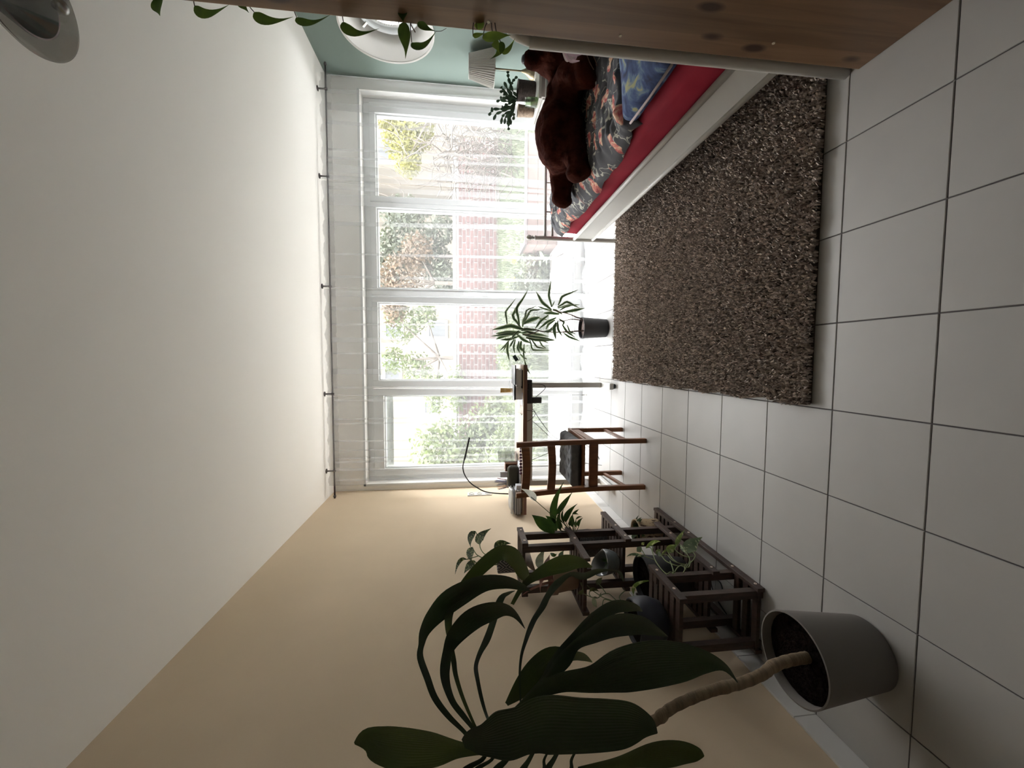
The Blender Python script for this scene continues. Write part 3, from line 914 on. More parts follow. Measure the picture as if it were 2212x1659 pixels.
# ------------------------------------------------------------------ bed
BX0, BX1, BY0, BY1 = 1.155, 2.72, 0.315, 2.346
bed = empty('bed', ((BX0+BX1)/2, (BY0+BY1)/2, 0), 'white metal double bed frame with ball-topped footboard posts', 'bed')
for x in (BX0, BX1):
    p = MB(); p.lathe([(0, 0), (.021, 0), (.021, .012), (.0175, .016), (.0175, .675), (.0195, .68), (.0195, .69), (.011, .694), (.011, .702), (.018, .705), (.018, .712), (.009, .715)], (x, BY1, 0), 20)
    post = p.build('footboard_post', M['white_paint'], bed, auto=40)
    f = MB()
    n = 24; prof = [(0.004, 0), (.014, .004), (.0205, .014), (.022, .024), (.019, .036), (.011, .045), (0, .048)]
    V = []
    for r, hgt in prof:
        for j in range(n):
            t = 2*math.pi*j/n; q = r*(1 + .09*math.cos(8*t))
            V.append((x + q*math.cos(t), BY1 + q*math.sin(t), .712+hgt))
    f.add(V, [(i*n+j, i*n+(j+1) % n, (i+1)*n+(j+1) % n, (i+1)*n+j) for i in range(len(prof)-1) for j in range(n)])
    f.build('finial', M['white_paint'], post, smooth=True)
for z, r in ((.604, .011), (.545, .010), (.25, .010)):
    MB().tube([(BX0+.0176, BY1, z), (BX1-.0176, BY1, z)], r, 10).build('footboard_rail', M['white_paint'], bed, smooth=True)
for k in range(6):
    x = BX0 + .21 + k*.23
    MB().tube([(x, BY1, .26), (x, BY1, .5345)], .006, 8).build('footboard_rod', M['white_paint'], bed, smooth=True)
    MB().tube([(x, BY1, .5555), (x, BY1, .5925)], .006, 8).build('footboard_rod', M['white_paint'], bed, smooth=True)
# headboard: one bent tube standing by the shelf
hb = [(1.128, BY0, 0.0), (1.128, BY0, .96), (1.133, BY0, 1.06), (1.17, BY0, 1.13), (1.30, BY0, 1.16), (1.9, BY0, 1.18), (2.58, BY0, 1.16), (2.70, BY0, 1.13), (2.737, BY0, 1.06), (2.742, BY0, .96), (2.742, BY0, 0)]
MB().tube(crom([Vector(q) for q in hb], 4), .019, 12).build('headboard_tube', M['white_paint'], bed, smooth=True)
MB().tube([(1.147, BY0, .55), (2.723, BY0, .55)], .010, 10).build('headboard_rail', M['white_paint'], bed, smooth=True)
for k in range(7):
    x = 1.33 + k*.2
    MB().tube([(x, BY0, .56), (x, BY0, 1.145)], .007, 8).build('headboard_rod', M['white_paint'], bed, smooth=True)
for x, s in ((BX0, 1), (BX1, -1)):
    MB().box((x+s*.002, BY0+.02, .222), (x+s*.009, BY1-.0176, .356)).build('side_panel', M['white_paint'], bed)
    MB().tube([(x, BY0+.02, .366), (x, BY1-.0176, .366)], .014, 12).build('top_rail', M['white_paint'], bed, smooth=True)
    MB().tube([(x, BY0+.02, .212), (x, BY1-.0176, .212)], .013, 12).build('bottom_rail', M['white_paint'], bed, smooth=True)
MB().box((BX0+.0105, BY0+.05, .25), (BX1-.0105, BY1-.03, .29)).build('slatted_base', M['box_wood'], bed)

# mattress in a red fitted sheet
M['red_sheet'] = mat('red_sheet', (0.30, 0.012, 0.030), 0.8, var=0.2, vscale=5, bump=0.35, bscale=9, spec=0.2)
def grid_slab(x0, x1, y0, y1, z0, z1, rad, nx, ny, fn):
    """rounded slab whose surface is pushed by fn(x, y, z, normal-ish side factor)"""
    bm = bmesh.new(); bmesh.ops.create_cube(bm, size=1)
    for q in bm.verts: q.co = Vector(((x0+x1)/2+q.co.x*(x1-x0), (y0+y1)/2+q.co.y*(y1-y0), (z0+z1)/2+q.co.z*(z1-z0)))
    bmesh.ops.bevel(bm, geom=bm.edges[:], offset=rad, segments=4, affect='EDGES', profile=0.5)
    for k in range(1, nx): bmesh.ops.bisect_plane(bm, geom=bm.verts[:]+bm.edges[:]+bm.faces[:], plane_co=(x0+(x1-x0)*k/nx, 0, 0), plane_no=(1, 0, 0))
    for k in range(1, ny): bmesh.ops.bisect_plane(bm, geom=bm.verts[:]+bm.edges[:]+bm.faces[:], plane_co=(0, y0+(y1-y0)*k/ny, 0), plane_no=(0, 1, 0))
    for q in bm.verts: q.co += fn(q.co)
    return bm
def mfn(c):
    s = 0.007*mnoise.noise(Vector((c.y*5, c.z*9, c.x*2))) + 0.004*mnoise.noise(Vector((c.y*16, c.z*22+c.y*9, 3)))
    side = max(0, min(1, (1.3-c.x)/.13))
    k = Vector((-s*1.6*side, 0, s*(1-side)))
    return k
bm = grid_slab(1.1745, 2.705, 0.36, 2.30, .292, .505, .05, 12, 60, mfn)
mt = MB().frombm(bm).build('mattress', M['red_sheet'], smooth=True)
tag(mt, 'thick mattress in a crimson red fitted sheet', 'mattress')

# flowered duvet
def floral(name):
    m = bpy.data.materials.new(name); m.use_nodes = True
    nt = m.node_tree; N = nt.nodes; L = nt.links; b = N['Principled BSDF']
    b.inputs['Roughness'].default_value = 0.85; b.inputs['Sheen Weight'].default_value = 0.04
    tc = N.new('ShaderNodeTexCoord')
    nz = N.new('ShaderNodeTexNoise'); nz.inputs['Scale'].default_value = 9; nz.inputs['Detail'].default_value = 2
    L.new(tc.outputs['Object'], nz.inputs['Vector'])
    sub = N.new('ShaderNodeVectorMath'); sub.operation = 'SCALE'; sub.inputs['Scale'].default_value = 0.12
    L.new(nz.outputs['Color'], sub.inputs[0])
    ad = N.new('ShaderNodeVectorMath'); ad.operation = 'ADD'
    L.new(tc.outputs['Object'], ad.inputs[0]); L.new(sub.outputs['Vector'], ad.inputs[1])
    def ramp(src, pts):
        r = N.new('ShaderNodeValToRGB'); e = r.color_ramp.elements
        e[0].position, e[0].color = pts[0][0], (*pts[0][1], 1); e[1].position, e[1].color = pts[-1][0], (*pts[-1][1], 1)
        for p, c in pts[1:-1]:
            q = e.new(p); q.color = (*c, 1)
        L.new(src, r.inputs['Fac']); return r.outputs['Color']
    def mixc(f, a, bb):
        x = N.new('ShaderNodeMix'); x.data_type = 'RGBA'
        L.new(f, x.inputs['Factor'])
        if isinstance(a, tuple): x.inputs['A'].default_value = (*a, 1)
        else: L.new(a, x.inputs['A'])
        if isinstance(bb, tuple): x.inputs['B'].default_value = (*bb, 1)
        else: L.new(bb, x.inputs['B'])
        return x.outputs['Result']
    K, Wt = (0, 0, 0), (1, 1, 1)
    # curling pale stems: zero lines of a noise
    n1 = N.new('ShaderNodeTexNoise'); n1.inputs['Scale'].default_value = 12; n1.inputs['Detail'].default_value = 1.5; n1.inputs['Distortion'].default_value = 0.8
    L.new(ad.outputs['Vector'], n1.inputs['Vector'])
    stems = ramp(n1.outputs['Fac'], [(0.470, K), (0.486, Wt), (0.512, Wt), (0.528, K)])
    n2 = N.new('ShaderNodeTexNoise'); n2.inputs['Scale'].default_value = 6; L.new(tc.outputs['Object'], n2.inputs['Vector'])
    msk = ramp(n2.outputs['Fac'], [(0.38, K), (0.48, Wt)])
    ml = N.new('ShaderNodeMath'); ml.operation = 'MULTIPLY'
    L.new(stems, ml.inputs[0]); L.new(msk, ml.inputs[1])
    base = mixc(ml.outputs[0], (0.070, 0.070, 0.080), (0.50, 0.49, 0.42))
    # flowers: long cells
    mp = N.new('ShaderNodeMapping'); mp.inputs['Scale'].default_value = (0.75, 1.35, 1); mp.inputs['Rotation'].default_value = (0, 0, 0.5)
    L.new(ad.outputs['Vector'], mp.inputs['Vector'])
    vo = N.new('ShaderNodeTexVoronoi'); vo.inputs['Scale'].default_value = 9.5; vo.voronoi_dimensions = '2D'
    L.new(mp.outputs['Vector'], vo.inputs['Vector'])
    sc = N.new('ShaderNodeSeparateColor'); L.new(vo.outputs['Color'], sc.inputs['Color'])
    pick = ramp(sc.outputs['Red'], [(0.50, K), (0.52, Wt)])
    inside = ramp(vo.outputs['Distance'], [(0.27, Wt), (0.30, K)])
    mm = N.new('ShaderNodeMath'); mm.operation = 'MULTIPLY'; L.new(pick, mm.inputs[0]); L.new(inside, mm.inputs[1])
    n3 = N.new('ShaderNodeTexNoise'); n3.inputs['Scale'].default_value = 45; L.new(ad.outputs['Vector'], n3.inputs['Vector'])
    pet = ramp(n3.outputs['Fac'], [(0.34, (0.40, 0.06, 0.07)), (0.48, (0.62, 0.20, 0.16)), (0.62, (0.74, 0.52, 0.36))])
    col = mixc(mm.outputs[0], base, pet)
    L.new(col, b.inputs['Base Color'])
    return m
M['floral'] = floral('floral_duvet')
DX0, DX1, DY0, DY1 = 1.165, 2.70, 0.78, 2.285
nx, ny = 120, 130
V = []
def dz(x, y):
    e = min(1, max(0, (x-DX0)/.10)); e2 = min(1, max(0, (DY1-y)/.05)); e3 = min(1, max(0, (y-DY0)/.04))
    q = (e*(2-e))*(e2*(2-e2))**.5*(0.45+.55*e3)
    z = .524 + .066*q
    w = mnoise.noise(Vector((x*6, y*3.2, 1))) * .018 + abs(mnoise.noise(Vector((x*7+y*5, y*15, 5))))*-.034 + abs(mnoise.noise(Vector((x*16-y*9, y*24, 2))))*-.014 + mnoise.noise(Vector((x*30, y*36, 9)))*.006
    lift = .03*max(0, 1-abs(y-DY0-.05)/.09)
    # pressed down under the bear
    pr = math.exp(-(((x-1.6)/.42)**2 + ((y-1.47)/.2)**2)*1.5)
    return z + w*q*(1-.7*pr) + lift*q - .012*pr
for j in range(ny):
    for i in range(nx):
        u, v = i/(nx-1), j/(ny-1)
        y = DY0 + (DY1-DY0)*v
        xl = DX0 + .010*math.sin(y*7) + .016*mnoise.noise(Vector((0, y*5, 2))) + .05*max(0, 1-(y-DY0)/.25)
        x = xl + (DX1-xl)*u
        yy = y + .03*mnoise.noise(Vector((x*4, 0, 7)))*(1-v)
        V.append(Vector((x, yy, dz(x, y))))
# the hem hangs a little over the mattress edge
for j in range(ny):
    q = V[j*nx]; q.x -= .022; q.z -= .045 + .012*mnoise.noise(Vector((q.y*9, 0, 3))); V[j*nx+1].x -= .012; V[j*nx+1].z -= .012
F = [(j*nx+i, j*nx+i+1, (j+1)*nx+i+1, (j+1)*nx+i) for j in range(ny-1) for i in range(nx-1)]
dv = MB().add(V, F).build('duvet', M['floral'], smooth=True)
sm = dv.modifiers.new('thickness', 'SOLIDIFY'); sm.thickness = .004; sm.offset = -1
tag(dv, 'crumpled charcoal duvet printed with coral tulips and pale stems', 'duvet')

# blue patterned pillow
def swirl(name):
    m = bpy.data.materials.new(name); m.use_nodes = True
    nt = m.node_tree; N = nt.nodes; L = nt.links; b = N['Principled BSDF']; b.inputs['Roughness'].default_value = 0.85
    tc = N.new('ShaderNodeTexCoord')
    n1 = N.new('ShaderNodeTexNoise'); n1.inputs['Scale'].default_value = 11; n1.inputs['Detail'].default_value = 4; n1.inputs['Distortion'].default_value = 1.5
    L.new(tc.outputs['Object'], n1.inputs['Vector'])
    r = N.new('ShaderNodeValToRGB'); e = r.color_ramp.elements
    e[0].position, e[0].color = .33, (.012, .016, .045, 1); e[1].position, e[1].color = .72, (.40, .40, .22, 1)
    for p, c in ((.45, (.03, .055, .16)), (.55, (.06, .10, .24)), (.63, (.14, .22, .34))):
        q = e.new(p); q.color = (*c, 1)
    L.new(n1.outputs['Fac'], r.inputs['Fac']); L.new(r.outputs['Color'], b.inputs['Base Color'])
    return m
M['blue_print'] = swirl('blue_pillowcase')
def pfn(c):
    d = Vector(((c.x-1.56)/.40, (c.y-.575)/.2, 0))
    k = max(0, 1-abs(d.x)**3)*max(0, 1-abs(d.y)**3)
    return Vector((0, 0, (.05*k + .01*mnoise.noise(c*9))*(1 if c.z > .555 else -.25)))
bm = grid_slab(1.175, 1.97, .40, .765, .53, .60, .03, 14, 10, pfn)
pl = MB().frombm(bm).build('pillow', M['blue_print'], smooth=True)
tag(pl, 'blue pillow with blotchy pale yellow print at the head end', 'pillow')
pp = MB(); pp.tube([(1.172, .41, .563), (1.17, .58, .561), (1.172, .755, .563)], .005, 6)
pp.build('piping', mat('pillow_piping', (.5, .42, .42), .8), pl, smooth=True)

# ------------------------------------------------------------------ plush bear lying on its back
M['plush'] = mat('brown_plush', (0.064, 0.018, 0.012), 0.95, var=0.6, vscale=14, bump=0.9, bscale=35, spec=0.02)
bear = empty('plush_bear', (1.6, 1.47, .57), 'large dark brown plush bear lying on its back on the duvet', 'plush toy')
def capsule(bm_mb, a, b, ra, rb, n=7):
    a = Vector(a); b = Vector(b)
    for i in range(n):
        t = i/(n-1); bm_mb.ball(a.lerp(b, t), ra+(rb-ra)*t, seg=16, rings=10)
b = MB()
b.ball((1.50, 1.47, .700), (.225, .165, .142), seg=24, rings=16)         # belly
b.ball((1.69, 1.46, .672), (.18, .15, .105), seg=24, rings=16)            # chest
capsule(b, (1.82, 1.45, .672), (1.90, 1.45, .725), .095, .112)           # neck to head
b.ball((1.925, 1.45, .745), (.115, .12, .115), seg=24, rings=16)         # head
capsule(b, (1.92, 1.445, .80), (1.885, 1.44, .875), .075, .050)          # muzzle pointing up
capsule(b, (1.75, 1.345, .68), (1.70, 1.235, .615), .075, .075)          # near arm
b.ball((1.69, 1.215, .620), (.082, .062, .072), seg=18, rings=12)
capsule(b, (1.76, 1.58, .69), (1.78, 1.70, .635), .07, .07)              # far arm
capsule(b, (1.42, 1.385, .645), (1.25, 1.325, .625), .085, .062)          # near leg
b.ball((1.215, 1.315, .625), (.052, .062, .068), seg=18, rings=12)
capsule(b, (1.40, 1.58, .66), (1.22, 1.63, .64), .085, .062)             # far leg
b.ball((1.185, 1.635, .645), (.05, .062, .07), seg=18, rings=12)
bd = b.build('body', M['plush'], bear, smooth=True)
rm = bd.modifiers.new('skin', 'REMESH'); rm.mode = 'VOXEL'; rm.voxel_size = .011; rm.use_smooth_shade = True
s2 = bd.modifiers.new('soft', 'SMOOTH'); s2.factor = .6; s2.iterations = 6
tx_ = bpy.data.textures.new('plush_folds', 'CLOUDS'); tx_.noise_scale = .09
dm = bd.modifiers.new('folds', 'DISPLACE'); dm.texture = tx_; dm.strength = .034; dm.mid_level = .5
for yy in (1.345, 1.555):
    MB().ball((2.005, yy, .70), (.04, .02, .045), seg=16, rings=10).build('ear', M['plush'], bear, smooth=True)
MB().ball((1.878, 1.438, .922), (.022, .026, .014), seg=14, rings=8).build('nose', M['black_plastic'], bear, smooth=True)
for yy in (1.495,): MB().ball((1.862, yy, .815), .008, seg=12, rings=8).build('eye', M['black_plastic'], bear, smooth=True)
M['stitch'] = mat('paw_stitch', (.22, .12, .09), .9)
MB().tube(crom([Vector(q) for q in ((1.745, 1.152, .655), (1.715, 1.142, .64), (1.68, 1.140, .625), (1.655, 1.152, .600))], 4), .0025, 5).build('paw_seam', M['stitch'], bear, smooth=True)
MB().tube(crom([Vector(q) for q in ((1.73, 1.148, .612), (1.70, 1.140, .60), (1.67, 1.144, .585))], 4), .0025, 5).build('paw_seam', M['stitch'], bear, smooth=True)

# ------------------------------------------------------------------ corner chest with lamp and pots
ch = empty('bedside_chest', (2.52, 2.66, 0), 'white bedside chest in the corner behind the bed', 'chest')
CX0, CX1, CY0, CY1, CZ = 2.285, 2.755, 2.40, 2.82, .655
MB().box((CX0+.012, CY0+.01, .06), (CX1, CY1-.01, CZ-.022), bev=.003).build('body', M['white_paint'], ch)
MB().box((CX0-.006, CY0, CZ-.022), (CX1, CY1, CZ), bev=.004).build('top', M['white_paint'], ch)
M['knob'] = mat('dark_knob', (.06, .045, .04), .4)
for z0, z1 in ((.46, .62), (.27, .445), (.08, .255)):
    d = MB().box((CX0, CY0+.025, z0), (CX0+.012, CY1-.025, z1), bev=.004).build('drawer', M['white_paint'], ch)
    MB().lathe([(0, -.03), (.011, -.028), (.014, -.02), (.007, -.012), (.008, 0), (0, .001)], (CX0, (CY0+CY1)/2+.05, (z0+z1)/2+.02), 12, axis=(1, 0, 0)).build('knob', M['knob'], d, smooth=True)
for x in (CX0+.03, CX1-.03):
    for y in (CY0+.03, CY1-.03):
        MB().box((x-.018, y-.018, 0), (x+.018, y+.018, .06)).build('leg', M['white_paint'], ch)

LX, LY = 2.655, 2.66
lp = empty('table_lamp', (LX, LY, CZ), 'table lamp with a pleated off-white shade on the corner chest', 'lamp')
MB().lathe([(0, 0), (.066, 0), (.066, .010), (.060, .018), (.058, .03), (.040, .048), (.020, .075), (.011, .10), (.008, .108), (0, .11)], (LX, LY, CZ), 28).build('base', M['brass'], lp, auto=40)
MB().tube([(LX, LY, CZ+.105), (LX, LY, 1.02)], .0065, 10).build('stem', M['brass'], lp, smooth=True)
MB().lathe([(.0066, 0), (.022, .002), (.022, .012), (.0066, .016)], (LX, LY, .985), 16).build('collar', M['brass'], lp)
M['shade'] = mat('lamp_shade_cloth', (.34, .325, .295), .9, transl=.2)
n = 96; V = []
for zz, r in ((1.0, .140), (1.003, .141), (1.213, .087), (1.216, .086)):
    for j in range(n):
        t = 2*math.pi*j/n; q = r*(1 + (.018 if j % 2 else -.018))
        V.append((LX+q*math.cos(t), LY+q*math.sin(t), zz))
sd_ = MB().add(V, [(i*n+j, i*n+(j+1) % n, (i+1)*n+(j+1) % n, (i+1)*n+j) for i in range(3) for j in range(n)]).build('shade', M['shade'], lp)
for z_, r in ((1.0, .140), (1.214, .087)):
    MB().tube([(LX+r*math.cos(2*math.pi*k/48), LY+r*math.sin(2*math.pi*k/48), z_) for k in range(49)], .003, 6).build('shade_rim', M['white_paint'], sd_, smooth=True)
MB().tube([(LX-.03, LY-.02, 1.02), (LX-.032, LY-.021, .88)], .0012, 4).build('pull_chain', M['brass'], lp)

# woven dark pot with a flat-jointed cactus
KX, KY = 2.455, 2.60
kp = empty('cactus_pot', (KX, KY, CZ), 'leafy jointed cactus in a dark woven pot in front of the table lamp', 'potted plant')
M['woven'] = mat('woven_dark', (.085, .062, .055), .9, var=.5, vscale=60, stretch=(1, 1, 3), bump=.8, bscale=90)
MB().lathe([(0, 0), (.068, 0), (.073, .01), (.077, .135), (.080, .148), (.074, .148), (.070, .125), (0, .125)], (KX, KY, CZ), 32).build('pot', M['woven'], kp, auto=50)
M['cactus'] = leafmat('cactus_leaf', (.045, .075, .042), transl=.08)
MB().lathe([(0, .128), (.0695, .126), (.0695, .120), (0, .120)], (KX, KY, CZ), 20).build('soil', M['soil'], kp)
def chain(pts, w):
    for i in range(len(pts)-1):
        a, c = at(*pts[i], Y=KY+pts_off), at(*pts[i+1], Y=KY+pts_off)
        md = a.lerp(c, .5)
        leaf3('leaf', [a, a.lerp(c, .35), a.lerp(c, .75), c], [w*.25, w*.9, w, w*.3], (0, -1, .2), M['cactus'], kp, camber=.3, n=2, k=4)
S = 240/2212
def c3(*q): return [(1000+x*S, 90+y*S) for x, y in q]
for pts in (((1090, 1100), (1000, 1000), (940, 850), (905, 720), (895, 640), (895, 580)),
            ((1080, 1150), (960, 1080), (880, 930), (820, 800)), ((1080, 1150), (900, 1060), (800, 990), (730, 1000)),
            ((1070, 1180), (880, 1080), (780, 930), (755, 895)), ((1060, 1200), (900, 1130), (780, 1120), (735, 1110)),
            ((1060, 1200), (880, 1190), (740, 1160), (665, 1200)), ((1050, 1220), (960, 1290), (800, 1300), (770, 1295)),
            ((1050, 1240), (900, 1350), (740, 1340), (600, 1345), (555, 1330)), ((1040, 1240), (940, 1310), (780, 1390), (660, 1440), (610, 1560)),
            ((1040, 1250), (960, 1380), (830, 1440), (780, 1500), (760, 1640)), ((1040, 1260), (950, 1400), (840, 1520), (830, 1640)),
            ((1030, 1270), (960, 1420), (890, 1560), (900, 1660)), ((1030, 1270), (980, 1400), (930, 1520), (960, 1650)),
            ((600, 1345), (560, 1400), (515, 1475)), ((1060, 1180), (980, 1100), (940, 980), (960, 860), (985, 800)), ((985, 800), (1030, 740), (1085, 690)),
            ((1040, 1220), (930, 1180), (850, 1060), (800, 1040)), ((1050, 1200), (990, 1180), (900, 1250), (830, 1260)), ((1030, 1290), (950, 1480), (900, 1700), (920, 1760)),
            ((1000, 1420), (1020, 1480), (1000, 1560))):
    pts_off = rnd.uniform(-.05, .06)
    chain(c3(*pts), .0125)

jx = at(1136, 220, Y=2.47)
gj = empty('glass_jar', (jx.x, 2.47, CZ), 'clear glass jar with green water at the edge of the corner chest', 'jar')
M['jar_glass'] = glass('jar_glass', (.80, .86, .78), .12)
MB().lathe([(0, .001), (.036, .001), (.040, .006), (.040, .075), (.034, .088), (.034, .098), (.036, .100), (.0325, .100), (.0325, .088), (.0375, .074), (.0375, .008), (0, .006)], (jx.x, 2.47, CZ), 24).build('glass', M['jar_glass'], gj, smooth=True)
MB().lathe([(0, .007), (.037, .007), (.037, .05), (0, .05)], (jx.x, 2.47, CZ), 24).build('water', glass('jar_water', (.55, .62, .42), .05), gj, smooth=True)
ox = at(1118, 239, Y=2.66)
op = empty('bark_pot', (ox.x, 2.66, CZ), 'light brown bark-covered pot behind the glass jar', 'pot')
MB().lathe([(0, 0), (.040, 0), (.044, .012), (.046, .10), (.050, .135), (.046, .138), (.042, .12), (0, .12)], (ox.x, 2.66, CZ), 24).build('pot', mat('bark_cover', (.42, .33, .25), .9, var=.4, vscale=50, bump=.5, bscale=80), op, auto=50)
MB().lathe([(0, .122), (.0415, .121), (.0415, .115), (0, .115)], (ox.x, 2.66, CZ), 18).build('soil', M['soil'], op)

# artificial magnolia on the headboard
M['petal'] = mat('petal_lilac', (.58, .45, .50), .8, col2=(.34, .16, .25), vscale=22, transl=.3)
M['petal_white'] = mat('petal_white', (.66, .61, .61), .8, transl=.3)
M['calyx'] = mat('calyx', (.10, .01, .03), .8)
def bloom(px, py, Y, s, label, tip):
    c = at(px, py, Y=Y)
    fl = empty('fabric_magnolia', c, label, 'flower')
    e = at(tip[0], tip[1], Y=Y) - c; ax = e.normalized()
    MB().ball(c, .010*s, seg=12, rings=8).build('calyx', M['calyx'], fl, smooth=True)
    s1 = ax.cross(Vector((0, 1, 0))).normalized(); s2_ = ax.cross(s1)
    for k in range(7):
        t = 2*math.pi*k/7 + .4; d = s1*math.cos(t) + s2_*math.sin(t)
        L_ = e.length*rnd.uniform(.75, 1.05)
        P = [c, c + ax*L_*.3 + d*.022*s, c + ax*L_*.68 + d*.036*s, c + ax*L_ + d*.022*s*rnd.uniform(.2, 1.8)]
        leaf3('petal', P, [.004*s, .020*s, .024*s, .006*s], d, M['petal'] if k % 3 else M['petal_white'], fl, camber=.35)
    return fl
f1 = bloom(1213, 88, .50, 1.0, 'lilac and white fabric magnolia bloom hanging beside the pine shelf above the duvet', (1262, 118))
MB().tube(crom([at(1213, 88, Y=.50), Vector((1.34, .46, .98)), Vector((1.355, .37, 1.10)), Vector((1.36, .336, 1.163))], 5), .004, 6).build('branch', M['bark'], f1, smooth=True)
f2 = bloom(1152, 76, .50, .7, 'small pale pink fabric magnolia bloom at the pine shelf edge, higher up', (1185, 86))
MB().tube(crom([at(1152, 76, Y=.50), Vector((1.38, .45, 1.06)), Vector((1.40, .37, 1.12)), Vector((1.41, .336, 1.166))], 5), .004, 6).build('branch', M['bark'], f2, smooth=True)

# ------------------------------------------------------------------ pine shelf unit beside the camera
def pine(name):
    m = bpy.data.materials.new(name); m.use_nodes = True
    nt = m.node_tree; N = nt.nodes; L = nt.links; b = N['Principled BSDF']; b.inputs['Roughness'].default_value = 0.45
    tc = N.new('ShaderNodeTexCoord'); mp = N.new('ShaderNodeMapping'); mp.inputs['Scale'].default_value = (3, 3, .22)
    L.new(tc.outputs['Object'], mp.inputs['Vector'])
    nz = N.new('ShaderNodeTexNoise'); nz.inputs['Scale'].default_value = 9; nz.inputs['Detail'].default_value = 6; nz.inputs['Distortion'].default_value = .6
    L.new(mp.outputs['Vector'], nz.inputs['Vector'])
    r = N.new('ShaderNodeValToRGB'); e = r.color_ramp.elements
    e[0].position, e[0].color = .3, (.15, .082, .042, 1); e[1].position, e[1].color = .7, (.245, .148, .083, 1)
    L.new(nz.outputs['Fac'], r.inputs['Fac'])
    # glued staves of slightly different tone
    sx = N.new('ShaderNodeSeparateXYZ'); L.new(tc.outputs['Object'], sx.inputs[0])
    ml = N.new('ShaderNodeMath'); ml.operation = 'MULTIPLY'; ml.inputs[1].default_value = 13; L.new(sx.outputs['Y'], ml.inputs[0])
    fl = N.new('ShaderNodeMath'); fl.operation = 'FLOOR'; L.new(ml.outputs[0], fl.inputs[0])
    wn = N.new('ShaderNodeTexWhiteNoise'); wn.noise_dimensions = '1D'; L.new(fl.outputs[0], wn.inputs['W'])
    mr = N.new('ShaderNodeMapRange'); mr.inputs['To Min'].default_value = .82; mr.inputs['To Max'].default_value = 1.12
    L.new(wn.outputs['Value'], mr.inputs['Value'])
    hs = N.new('ShaderNodeHueSaturation'); L.new(r.outputs['Color'], hs.inputs['Color']); L.new(mr.outputs['Result'], hs.inputs['Value'])
    # knots
    m2 = N.new('ShaderNodeMapping'); m2.inputs['Scale'].default_value = (1, 1, .42); L.new(tc.outputs['Object'], m2.inputs['Vector'])
    vo = N.new('ShaderNodeTexVoronoi'); vo.inputs['Scale'].default_value = 9.0; L.new(m2.outputs['Vector'], vo.inputs['Vector'])
    kr = N.new('ShaderNodeValToRGB'); k = kr.color_ramp.elements
    k[0].position, k[0].color = .09, (1, 1, 1, 1); k[1].position, k[1].color = .17, (0, 0, 0, 1)
    L.new(vo.outputs['Distance'], kr.inputs['Fac'])
    mx = N.new('ShaderNodeMix'); mx.data_type = 'RGBA'; mx.inputs['B'].default_value = (.05, .024, .014, 1)
    L.new(kr.outputs['Color'], mx.inputs['Factor']); L.new(hs.outputs['Color'], mx.inputs['A']); L.new(mx.outputs['Result'], b.inputs['Base Color'])
    return m
M['pine'] = pine('pine_wood')
SX, SY1, SY0, SZ = 1.109, .270, -.13, 2.38
su = empty('pine_shelf_unit', (SX+.3, .05, 0), 'tall knotty pine shelf side standing beside the bed head', 'shelf unit')
MB().box((SX, SY0, 0), (SX+.022, SY1, SZ), bev=.003).build('side_panel', M['pine'], su)
MB().box((SX+.75, SY0, 0), (SX+.772, SY1, SZ), bev=.003).build('side_panel', M['pine'], su)
for z in (.10, .80, 1.50, 2.30):
    MB().box((SX+.022, SY0+.01, z), (SX+.75, SY1-.01, z+.022), bev=.002).build('shelf_board', M['pine'], su)
M['screw'] = mat('screw_cap', (.75, .68, .56), .4)
for x, y in ((1055, 47), (1340, 77), (1671, 93)):
    p = at(x, y, X=SX)
    MB().lathe([(0, -.0008), (.0028, -.0008), (.0028, -.002), (.004, -.0022), (.0046, 0), (0, .0005)], p, 14, axis=(1, 0, 0)).build('screw_cap', M['screw'], su, auto=40)

# ------------------------------------------------------------------ trailing philodendron in front of the shelf
M['philo'] = leafmat('philodendron_leaf', (.075, .125, .022), dark=(.040, .075, .018), scale=22, transl=.3)
M['philo_light'] = leafmat('philodendron_young_leaf', (.16, .24, .04), dark=(.09, .15, .03), scale=22, transl=.3)
M['vine'] = mat('vine_stem', (.045, .022, .018), .7)
M['node_root'] = mat('pale_root', (.40, .28, .20), .8)
hang = empty('trailing_philodendron', CAM + ray(850, -60)*1.12, 'trailing heart-leaf vine hanging down in front of the pine shelf', 'hanging plant')
K = 1/3.253; K2 = 1/1.975
def A(x, y): return (600+x*K, y*K)
def B(x, y): return (x*K2, y*K2)
def heart(base, mid, tip, hw, D, m=None, tilt=.3):
    (x0, y0), (x1, y1), (x2, y2) = base, mid, tip
    def q(t):
        return ((1-t)**2*x0 + 2*t*(1-t)*(2*x1-.5*x0-.5*x2) + t*t*x2, (1-t)**2*y0 + 2*t*(1-t)*(2*y1-.5*y0-.5*y2) + t*t*y2)
    stn = []
    for t, f in ((0, .15), (.08, .72), (.2, .97), (.35, 1.0), (.52, .82), (.68, .5), (.84, .2), (1, .02)):
        x, y = q(t); stn.append((x, y, hw*f))
    return leaf_px('leaf', stn, m or M['philo'], hang, D, camber=.28, tilt=tilt, n=2)
D0 = 1.12
